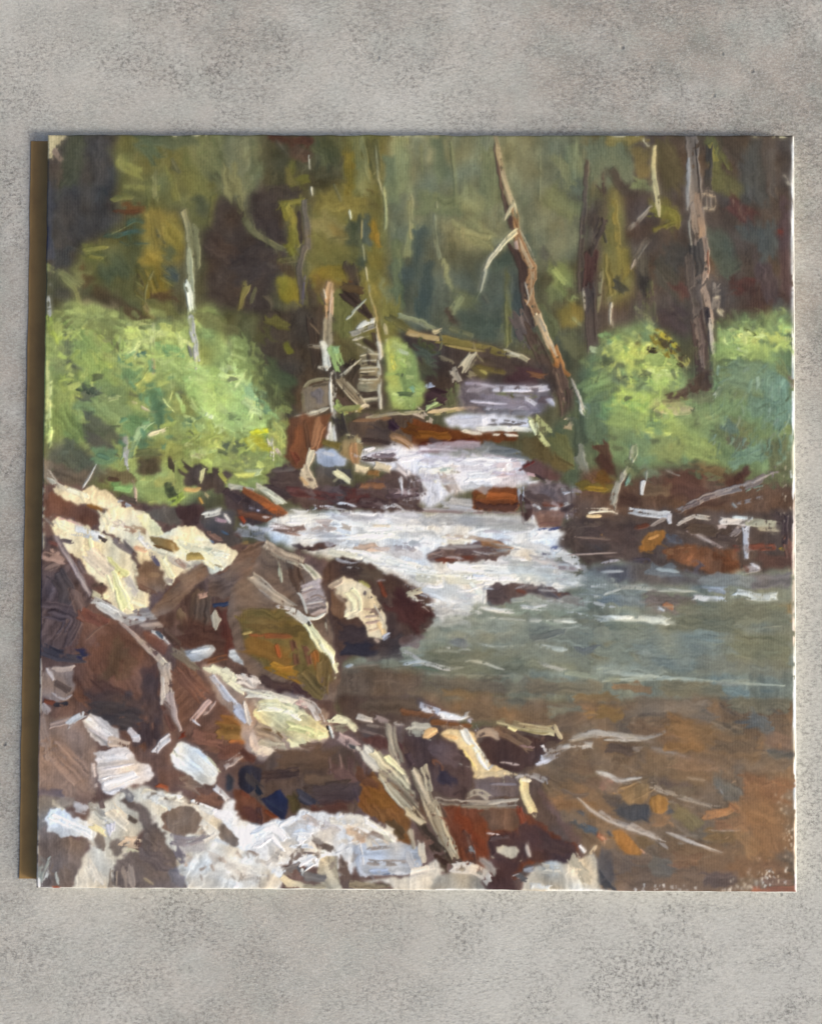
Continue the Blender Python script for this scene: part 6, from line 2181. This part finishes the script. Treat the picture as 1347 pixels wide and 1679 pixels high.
s 6a5c34 8 d=.2 | 780,600 830,612
s 8c7c4c 4 d=.3 | 730,566 790,576
r white and pale blue rushing creek painted from the far weir to the pool
k ece9ea/dcd9de/c8c4ca n=22 l=16 w=4 g=88 j=14 d=.45 h=1.5 | 640,760 720,760 720,825 650,825
k 6b5a58/7a6a68/5a4a48 n=14 l=12 w=5 g=80 j=20 d=.4 | 650,775 720,780 716,820 660,825
k efeeec/e2e0e4/d2d2da/b9b4c0 n=60 l=30 w=4 g=3 j=5 d=.5 h=1.4 | 480,845 700,840 930,868 940,960 740,1000 640,930 500,890
k a8a6ac/b8b6ba/9aa2a6 n=26 l=26 w=4 g=3 j=5 d=.5 | 560,850 900,870 930,950 760,980 640,920
k e8e6ea/cfcad4/b4acbc n=26 l=24 w=4 g=2 j=5 d=.5 h=1.4 | 690,740 860,755 860,795 700,800
r chestnut boulders and driftwood painted at the waterline of the right bank
s 6a5a54 4 d=.4 | 940,880 1000,884
s 8a7a74 3 d=.45 | 930,910 1010,906
s 5c4a3c 16 d=.2 | 1130,866 1170,870
s 4e403a 12 d=.15 | 1170,880 1210,888
r dark plum rocks and a red boulder with a cream edge painted at the bottom right of the bank
p 4a3634 e=1.5 r=1.5 | 800,1380 816,1376 846,1376 862,1384 864,1404 850,1414 816,1412 802,1400
p bcae96 e=1.2 r=1.5 h=1.4 | 812,1390 822,1386 846,1388 852,1396 846,1404 838,1409 824,1404 814,1400
s a89a90 6-5 d=.35 | 862,1386 868,1404
p 6b4f3e e=2 r=2 | 782,1330 800,1326 846,1328 852,1340 850,1360 806,1364 796,1346
s 85452e 7 d=.15 | 852,1330 858,1350
b 4a3836 20 a=.8 | 890,1380 930,1400
b 6e3e2c 18 a=.8 | 730,1336 770,1390
r amber and umber shallow streambed painted in the lower right corner
b 6b5848 28 a=.55 | 900,1230 960,1260
b 7a5c44 24 a=.5 | 1040,1190 1100,1210
s b5a99c 9-4 a=.7 d=.25 e=3 | 960,1206 1010,1204 1060,1210 1090,1200
s cfcac6 6-3 a=.9 d=.1 e=1.6 | 980,1268 998,1274 1014,1284
p b07c40 e=1.5 r=1 h=1.2 | 1064,1316 1068,1306 1078,1303 1090,1306 1094,1316 1092,1328 1082,1334 1072,1332
p 9a7850 e=2 r=2 | 1020,1300 1034,1290 1058,1282 1066,1292 1064,1306 1050,1316 1030,1320 1020,1312
p 4c4b4e e=4 r=3 | 1004,1328 1030,1322 1062,1326 1070,1336 1052,1346 1026,1348
p aa7036 e=2 r=2 | 1002,1364 1016,1362 1034,1378 1054,1394 1050,1402 1034,1402 1014,1386
s c0b2a6 5-3 a=.9 d=.2 e=1.6 | 946,1308 976,1334 1010,1352 1050,1366 1090,1380
s bcaea2 6-2 a=.85 d=.25 e=1.8 | 1096,1366 1130,1380 1184,1398
s a89888 6-3 a=.7 d=.3 e=2.4 | 1064,1290 1100,1304 1150,1318 1180,1322
b 6a665e 22 a=.8 | 1184,1284 1200,1300
b 66645e 22 a=.7 | 1234,1182 1262,1192
b 5a5954 12 a=.7 | 1258,1236 1296,1240
b 8f6a48 30 a=.6 | 1235,1330 1285,1350
b 95704c 26 a=.5 | 1200,1340 1240,1400
b 8a6a4c 40 a=.5 | 1140,1255 1200,1262
r bare white primed canvas showing along the worn rim of the painting
s f3f2ee 4 d=.25 h=.6 | 706,1460 760,1460 806,1460
s f3f2ee 4 d=.3 h=.6 | 890,1460 960,1460 1004,1461
f painted_branch | thin pale dead stems painted among the ochre foliage left of centre
s a8a47a 3-4 d=.15 | 616,238 620,288 628,320
s 8f9268 5-6 d=.2 | 628,305 633,352 630,380
s b0a878 3-2 d=.15 h=1.5 | 594,400 598,428
s d8c48e 4-2 d=.1 h=1.6 | 599,438 603,462
s b5b090 2-2 d=.2 | 604,462 606,480
s cdd0b0 5-3 d=.1 h=1.6 | 573,344 575,360
s 9a8a58 3 d=.3 | 593,360 592,392
r dim olive and umber forest painted across the top of the canvas
s 87895e 3-2 d=.25 | 690,236 692,300
s 8a8c66 3-2 d=.3 | 884,240 884,330
s 8d8c68 4-2 d=.35 | 716,330 712,380
s 6b6a50 4 d=.3 a=.7 | 546,300 560,330
s 74704a 6 d=.3 a=.7 | 420,470 410,500
s 7a7040 14-6 d=.1 | 404,466 398,492 392,508
b 8a7a58 8 a=.5 | 438,486 446,500
s 7a7448 5-2 d=.3 | 252,444 240,470 238,500
s 6f6a3e 4-2 d=.3 | 224,462 238,474
s 6d683c 4-2 d=.3 | 222,484 236,494
s 7b713a 4-2 d=.3 | 262,440 280,452
s 7b713a 4-2 d=.3 | 262,456 284,470
s 4a5648 4-2 d=.2 | 266,436 288,448
s 4a5648 4-2 d=.2 | 268,452 290,462
f painted_branch | thin bleached twigs painted in the umber wood at right
s 9a8c78 3-2 d=.3 h=1.3 | 1036,440 1050,416 1064,394
s 9a8c7c 6-3 d=.45 h=1.2 | 1030,374 1048,356 1066,338
s b09c88 3-2 d=.2 h=1.4 | 1035,436 1040,424
r tall grey trunk with a pink lit edge painted at right
s a8967e 3-2 d=.2 h=1.4 | 1152,318 1160,312 1170,320 1172,338 1162,344 1152,342
s b5a490 2-2 d=.2 h=1.4 | 1156,322 1158,340
s b5a490 2-2 d=.2 h=1.4 | 1164,322 1164,340
r pinkish white and lavender stones painted in the lower left corner
b a8a0a4 14 a=.6 | 300,1392 334,1384
b 8a8286 12 a=.7 | 284,1432 300,1448
b b8aca2 14 a=.5 | 380,1420 420,1440
b a89c94 10 a=.5 | 344,1404 360,1412
s cfc8c0 9 d=.3 h=1.4 | 336,1380 352,1368
b 9a8e86 12 a=.6 | 90,1318 120,1312
r lavender white and cream stones painted along the bottom edge
b bfb4aa 14 a=.5 | 470,1360 500,1352
b b0a69e 12 a=.55 | 430,1412 452,1404
b a49a94 10 a=.6 | 604,1370 640,1376
b c8c0b8 16 a=.5 | 520,1372 548,1366
r big mossy ochre boulder with a yellow lit rim painted beside the pool
b 84705f 22 a=.55 | 440,902 470,928
b 7c6858 26 a=.5 | 400,960 430,980
b 6c5636 22 a=.5 | 400,1020 460,1022
r russet rocks painted between the two big boulders on the left
b 86705e 16 a=.5 | 300,950 330,930
b 7e6858 16 a=.5 | 370,944 410,920
r bright yellow green bush painted along the left bank
k 6f7a4a/7c8a50/8a9a58/5e6a42 n=40 l=16 w=9 g=60 j=45 d=.35 a=.8 | 390,530 430,580 480,690 450,720 420,640 380,570
k 7a8450/8d9a5c/9aaa64/6c7048 n=40 l=16 w=9 g=20 j=45 d=.35 a=.8 | 90,496 200,508 330,510 330,535 200,540 90,530
b 565a3e 20 a=.7 | 436,640 452,664
b 8fae64 26 a=.6 | 390,560 400,600
r deep green bush with bright yellow tufts painted along the right bank
k 6c7e54/7f965c/5a6c4c n=36 l=15 w=9 g=60 j=45 d=.35 a=.8 | 950,600 1000,548 1060,530 1060,556 1000,580 970,640
k 6c7e58/84a062/5e6e4c n=30 l=15 w=9 g=30 j=45 d=.35 a=.8 | 1172,520 1296,510 1296,535 1172,545
k 5a6448/6a7450/4e4838 n=34 l=15 w=9 g=20 j=45 d=.35 a=.8 | 980,745 1298,770 1298,800 1000,790
r white and pale blue rushing creek painted from the far weir to the pool
k d8d5da/c9c4cc/e4e2e4 n=26 l=24 w=4 g=5 j=10 d=.6 h=1.4 a=.9 | 430,850 520,826 690,826 690,842 520,846 450,872
k d0ced2/bdbabf/e0dfe0 n=24 l=24 w=4 g=8 j=10 d=.6 h=1.3 a=.9 | 520,895 640,920 730,985 720,1010 640,960 520,912
k c8c8ca/b0b4b4/9ca4a4 n=26 l=28 w=4 g=4 j=6 d=.5 h=1.2 a=.8 | 900,905 1000,955 1000,1000 860,1000 900,950
k cfc9d4/b9b2be/e4e2e8 n=22 l=18 w=4 g=4 j=8 d=.55 h=1.3 a=.9 | 570,742 700,724 870,752 876,770 700,750 600,762
k 5c4a48/6c5a58/4c3c3a n=26 l=13 w=7 g=8 j=20 d=.3 a=.9 | 480,800 690,800 690,834 500,834
r wine red rocks and dark stones painted along the right of the rapids
k 5c4a4a/6e5c5c/8a7c80/4a3c3c n=26 l=13 w=7 g=10 j=25 d=.3 a=.9 | 856,790 950,790 950,850 900,850 860,840
r leaning orange brown trunk with a broken branch painted over the creek
s d2c9a0 10-8 d=.08 h=1.8 | 847,379 831,392 816,409
s c8c0a0 9-6 d=.08 h=1.8 | 819,405 804,424 795,443
s b4b49c 6-3 d=.1 h=1.6 | 796,440 793,455 786,480
s bfa27c 6-5 d=.2 h=1.5 | 850,392 862,420 873,450 868,490
s cbb592 6-4 d=.2 h=1.6 | 884,522 900,556 912,584
s b8aa92 5-3 d=.3 h=1.4 | 936,620 948,650 958,676
s a89878 6-9 d=.15 h=1.3 | 816,240 824,286 838,330
"""

# ---------------------------------------------------------------- the concrete the painting lies on
BIGX, BIGY = .35, .1
def concrete_material():
    k = Nodes('speckled_concrete'); tc = k.n('TexCoord'); co = tc.outputs['Object']
    mp = k.n('Mapping'); mp.inputs['Rotation'].default_value = (0, 0, math.radians(-38)); mp.inputs['Scale'].default_value = (1, 2.6, 1)
    k.l(co, mp.inputs['Vector']); dg = mp.outputs[0]
    mb = k.n('Mapping'); mb.inputs['Location'].default_value = (BIGX, BIGY, 0); k.l(co, mb.inputs['Vector'])
    big = k.noise(mb.outputs[0], 3.2, 1); tone = k.noise(co, 27, 6, .64); hue = k.noise(co, 60, 4, .6)
    fine = k.noise(co, 1300, 2, .6); speck = k.noise(co, 620, 5, .78); grain = k.noise(dg, 430, 5, .75); patch = k.noise(co, 34, 6, .72)
    base = k.ramp(tone, [(.34, S('857f77')), (.5, S('9f9992')), (.66, S('bab5af'))])
    base = k.mix(k.ramp(hue, [(.40, (0, 0, 0)), (.60, (.55, .55, .55))]), base, S('b0a399'))
    base = k.mix(k.ramp(k.noise(co, 47, 4, .6), [(.48, (0, 0, 0)), (.66, (.55, .55, .55))]), base, S('999c95'))
    base = k.mix(k.ramp(big, [(.43, (0, 0, 0)), (.64, (.85, .85, .85))]), base, S('c5c1bb'))  # paler right side: light falloff put into the colour by the shifted noise
    # dark mineral specks, denser in some clouds than in others
    cloud = k.math('MULTIPLY', k.ramp(patch, [(.43, (0.06, 0.06, 0.06)), (.58, (1, 1, 1))]), k.ramp(k.noise(co, 13, 3, .6), [(.34, (.3, .3, .3)), (.62, (1, 1, 1))]))
    sp = k.math('MULTIPLY', cloud, k.ramp(speck, [(.45, (0, 0, 0)), (.62, (1, 1, 1))]))
    base = k.mix(k.math('MULTIPLY', sp, .9), base, S('625f5c'))
    gr = k.math('MULTIPLY', k.ramp(k.noise(dg, 21, 4, .65), [(.40, (.12, .12, .12)), (.62, (.75, .75, .75))]), k.ramp(grain, [(.50, (0, 0, 0)), (.66, (1, 1, 1))]))
    base = k.mix(gr, base, S('7b7875'))
    base = k.mix(k.math('MULTIPLY', k.ramp(grain, [(.34, (1, 1, 1)), (.48, (0, 0, 0))]), .30), base, S('d5d3cf'))
    base = k.mix(k.math('MULTIPLY', k.ramp(fine, [(.50, (0, 0, 0)), (.66, (1, 1, 1))]), .22), base, S('dcdad5'))
    mid = speck
    vo = k.n('TexVoronoi'); vo.inputs['Scale'].default_value = 90; k.l(co, vo.inputs['Vector'])
    pit = k.ramp(vo.outputs['Distance'], [(.03, (1, 1, 1)), (.10, (0, 0, 0))])
    keep = k.ramp(k.noise(co, 24, 2), [(.56, (0, 0, 0)), (.62, (1, 1, 1))])
    pit = k.math('MULTIPLY', pit, keep)
    base = k.mix(k.math('MULTIPLY', pit, .65), base, S('63605e'))
    k.l(base, k.b.inputs['Base Color']); k.b.inputs['Roughness'].default_value = .85; k.b.inputs['Specular IOR Level'].default_value = .25
    h = k.math('ADD', k.math('MULTIPLY', grain, .9), k.math('ADD', k.math('MULTIPLY', mid, -.5), k.math('MULTIPLY', pit, -1.2)))
    h = k.math('ADD', h, k.math('MULTIPLY', fine, .3))
    bu = k.n('Bump'); bu.inputs['Strength'].default_value = .5; bu.inputs['Distance'].default_value = .0008
    k.l(h, bu.inputs['Height']); k.l(bu.outputs[0], k.b.inputs['Normal'])
    return k.m

conc = concrete_material()
GX, GY = 300, 360
f1 = noise_field(9, 9)[:GY, :GX]; f2 = noise_field(3, 3)[:GY, :GX]
gx, gy = np.meshgrid(np.linspace(-.30, .30, GX), np.linspace(-.34, .34, GY))
gz = np.clip(f1*.00010 + f2*.00006, -.0006, .0003); gz = gz-gz.max()
ii = np.arange(GX*GY).reshape(GY, GX)
quads = np.stack([ii[:-1, :-1], ii[:-1, 1:], ii[1:, 1:], ii[1:, :-1]], -1).reshape(-1, 4)
co = np.stack([gx, gy, gz], -1).reshape(-1, 3)
# the sheet runs on, flat, well past the picture
ground = grid_mesh('concrete_ground', co, quads, conc)
ground['kind'] = 'structure'; ground['label'] = 'mottled pale grey concrete'
zz = -.0009
far = mesh_obj('concrete_apron', [(-3, -3, zz), (3, -3, zz), (3, 3, zz), (-3, 3, zz)], [(0, 1, 2, 3)], conc)
far['kind'] = 'structure'

# ---------------------------------------------------------------- the painting
def quad_prism(name, q, z0, z1, mat, parent, bev=0.0003, wav=0.):
    """a board with four measured corners, softened edges and slightly uneven sides"""
    pts = []
    nn = 40
    for i in range(4):
        a, b = q[i], q[(i+1) % 4]
        L = math.hypot(b[0]-a[0], b[1]-a[1]); nx, ny = (b[1]-a[1])/L, -(b[0]-a[0])/L
        for j in range(nn):
            t = j/nn; w = wav*(math.sin(j*1.7+i*3)+.6*math.sin(j*.63+i))*min(1, j/3, (nn-j)/3)
            pts.append((a[0]+(b[0]-a[0])*t+nx*w, a[1]+(b[1]-a[1])*t+ny*w))
    pts = np.array(pts); ctr = pts.mean(0); n = len(pts)
    vs = []; fs = []
    for (z, inset) in ((z0, 0), (z1-bev, 0), (z1-bev*.3, bev*.35), (z1, bev)):
        d = pts-ctr; L = np.hypot(d[:, 0], d[:, 1])[:, None]
        p = pts-np.sign(d)*(inset/U)*np.where(np.abs(d) > np.abs(d).max(0)*.96, 1, 0)
        X, Y, Z = on_plane(p[:, 0], p[:, 1], z1)
        vs += [(float(a)-parent.location.x, float(b)-parent.location.y, z) for a, b in zip(X, Y)]
    for r in range(3):
        for j in range(n):
            fs.append((r*n+j, r*n+(j+1) % n, (r+1)*n+(j+1) % n, (r+1)*n+j))
    fs.append(tuple(range(3*n, 4*n))); fs.append(tuple(reversed(range(n))))
    o = mesh_obj(name, vs, fs, mat, parent)
    import bmesh
    bm = bmesh.new(); bm.from_mesh(o.data); bmesh.ops.recalc_face_normals(bm, faces=bm.faces); bm.to_mesh(o.data); bm.free()
    return o

def primed_material():
    k = Nodes('primed_canvas'); tc = k.n('TexCoord')
    c = k.mix(k.noise(tc.outputs['Object'], 300, 3), S('e2ddd2'), S('f4f2ec'))
    k.l(c, k.b.inputs['Base Color']); k.b.inputs['Roughness'].default_value = .7
    return k.m

def shadow_strip_material():  # brown of the shaded strip: shadow tone put into the colour
    k = Nodes('brown_shade'); tc = k.n('TexCoord')
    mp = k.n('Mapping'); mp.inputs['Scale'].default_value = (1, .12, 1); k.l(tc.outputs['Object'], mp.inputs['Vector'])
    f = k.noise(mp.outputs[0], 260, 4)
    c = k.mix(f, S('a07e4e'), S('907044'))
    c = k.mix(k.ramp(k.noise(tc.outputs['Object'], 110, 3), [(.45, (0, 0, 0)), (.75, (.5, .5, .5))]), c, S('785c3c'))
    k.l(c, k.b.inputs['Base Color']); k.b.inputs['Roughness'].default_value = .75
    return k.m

def paint_material():
    k = Nodes('oil_paint'); a = k.n('Attribute'); a.attribute_name = 'pigment'
    tc = k.n('TexCoord')
    k.l(a.outputs['Color'], k.b.inputs['Base Color'])
    g = k.noise(tc.outputs['Object'], 1200, 2)
    r = k.n('MapRange'); r.inputs['To Min'].default_value = .42; r.inputs['To Max'].default_value = .62; k.l(g, r.inputs['Value']); k.l(r.outputs[0], k.b.inputs['Roughness'])
    k.b.inputs['Specular IOR Level'].default_value = .22
    return k.m

painting = bpy.data.objects.new('painting', None); C.objects.link(painting)
painting['label'] = 'square unframed oil painting of a forest creek with boulders, lying on the concrete'
painting['category'] = 'painting'
px_c = on_plane(686, 840, 0); painting.location = (float(px_c[0]), float(px_c[1]), 0)

QUAD = [(79, 221.5), (1299.5, 222.5), (1304, 1462.5), (60, 1455)]
board = quad_prism('canvas_board', [(80.5, 223), (1301.2, 223.4), (1305.6, 1463.6), (61.6, 1456)], .0003, TOP-.00035, primed_material(), painting, .0004, .25)
back = quad_prism('shadow_strip', [(50.5, 231), (1180, 236), (1180, 1440), (31, 1441)], -.0002, .0003, shadow_strip_material(), painting, .0003, .5)  # thin brown sheet added in place of the canvas's cast shadow at left
back['label'] = 'thin brown strip standing in for the shadow past the left edge'

run(STROKES)
colr, hgt = finish()

N = 900
# homography: unit square -> measured quad
def homography(q):
    A = []; b = []
    for (u, v), (x, y) in zip([(0, 0), (1, 0), (1, 1), (0, 1)], q):
        A.append([u, v, 1, 0, 0, 0, -u*x, -v*x]); b.append(x)
        A.append([0, 0, 0, u, v, 1, -u*y, -v*y]); b.append(y)
    return np.append(np.linalg.solve(np.array(A, float), np.array(b, float)), 1).reshape(3, 3)
Hm = homography(QUAD)
u, v = np.meshgrid(np.linspace(0, 1, N), np.linspace(0, 1, N))
w = Hm[2, 0]*u+Hm[2, 1]*v+1
gxp = (Hm[0, 0]*u+Hm[0, 1]*v+Hm[0, 2])/w; gyp = (Hm[1, 0]*u+Hm[1, 1]*v+Hm[1, 2])/w
# the rim of the canvas is not ruler straight
j1 = noise_field(6, 6); rim = lambda t: np.clip(1-t*60, 0, 1)
gxp += rim(u)*j1[:N, 10][:, None]*.3 + rim(1-u)*j1[:N, 400][:, None]*.45
gyp += rim(v)*j1[200, :N][None, :]*.4 + rim(1-v)*j1[700, :N][None, :]*.35

def sample(F, X, Y):
    X = np.clip(X-PX0, 0, PW-1.01); Y = np.clip(Y-PY0, 0, PH-1.01)
    x0 = X.astype(int); y0 = Y.astype(int); fx = X-x0; fy = Y-y0
    if F.ndim == 3: fx = fx[..., None]; fy = fy[..., None]
    return F[y0, x0]*(1-fx)*(1-fy)+F[y0, x0+1]*fx*(1-fy)+F[y0+1, x0]*(1-fx)*fy+F[y0+1, x0+1]*fx*fy
gc = sample(colr, gxp, gyp); gh = sample(hgt, gxp, gyp)
glab = LAB[np.clip((gyp-PY0).astype(int), 0, PH-1), np.clip((gxp-PX0).astype(int), 0, PW-1)]
# tidy the borders between passages of paint: majority of a small neighbourhood
bestn = np.zeros((N, N), np.float32); out = glab.copy()
for i in range(len(FEATURES)):
    f = box((glab == i).astype(np.float32), 3)
    k = f > bestn; out[k] = i; bestn[k] = f[k]
glab = out
# islands: every separate passage of paint is a part; crumbs join what surrounds them
def islands(g):
    lab = np.arange(N*N).reshape(N, N)
    while True:
        old = lab.copy()
        for ax in (0, 1):
            a = [slice(None)]*2; b = [slice(None)]*2; a[ax] = slice(0, -1); b[ax] = slice(1, None); a = tuple(a); b = tuple(b)
            same = g[a] == g[b]
            m = np.where(same, np.minimum(lab[a], lab[b]), N*N)
            lab[a] = np.minimum(lab[a], m); lab[b] = np.minimum(lab[b], m)
        f = lab.ravel()
        for _ in range(8): f = f[f]
        lab = f.reshape(N, N)
        if (lab == old).all(): return lab
for _ in range(3):
    isl = islands(glab); ids, inv, cnt = np.unique(isl, return_inverse=True, return_counts=True)
    small = (cnt < 170)[inv].reshape(N, N)
    if not small.any(): break
    g2 = np.where(small, -1, glab)
    while (g2 < 0).any():
        for dy, dx in ((0, 1), (1, 0), (0, -1), (-1, 0)):
            sh = np.roll(g2, (dy, dx), (0, 1)); k = (g2 < 0) & (sh >= 0); g2[k] = sh[k]
    glab = g2
isl = islands(glab)
edge = np.minimum(np.minimum(u, 1-u), np.minimum(v, 1-v))*1240
zc = TOP + gh*U*.42 - np.clip(1-edge/2.2, 0, 1)**2*1.4*U
X, Y, Z = on_plane(gxp, gyp, zc)
co = np.stack([X, Y, Z], -1)
# vertex normals of the whole paint skin, so the passages meet without seams
dxv = np.gradient(co, axis=1); dyv = np.gradient(co, axis=0)
nrm = np.cross(dyv, dxv); nrm /= np.linalg.norm(nrm, axis=-1, keepdims=True)
nrm[nrm[..., 2] < 0] *= -1
pig = np.clip((srgb(gc)-PAINT_OFF)*PAINT_GAIN, .004, .88)
idx = np.arange(N*N).reshape(N, N)
quads = np.stack([idx[1:, :-1], idx[1:, 1:], idx[:-1, 1:], idx[:-1, :-1]], -1)
qlab = glab[:-1, :-1]; qisl = isl[:-1, :-1]
pm = paint_material()
cof = co.reshape(-1, 3)-np.array(painting.location); pf = pig.reshape(-1, 3); nf_ = nrm.reshape(-1, 3)
for k in np.unique(qisl):
    sel = qisl == k
    q = quads[sel]; nm, lab = FEATURES[int(qlab[sel][0])]
    used, invq = np.unique(q, return_inverse=True)
    o = grid_mesh(nm, cof[used], invq.reshape(-1, 4), pm, painting, pf[used], nf_[used])
    o['label'] = lab
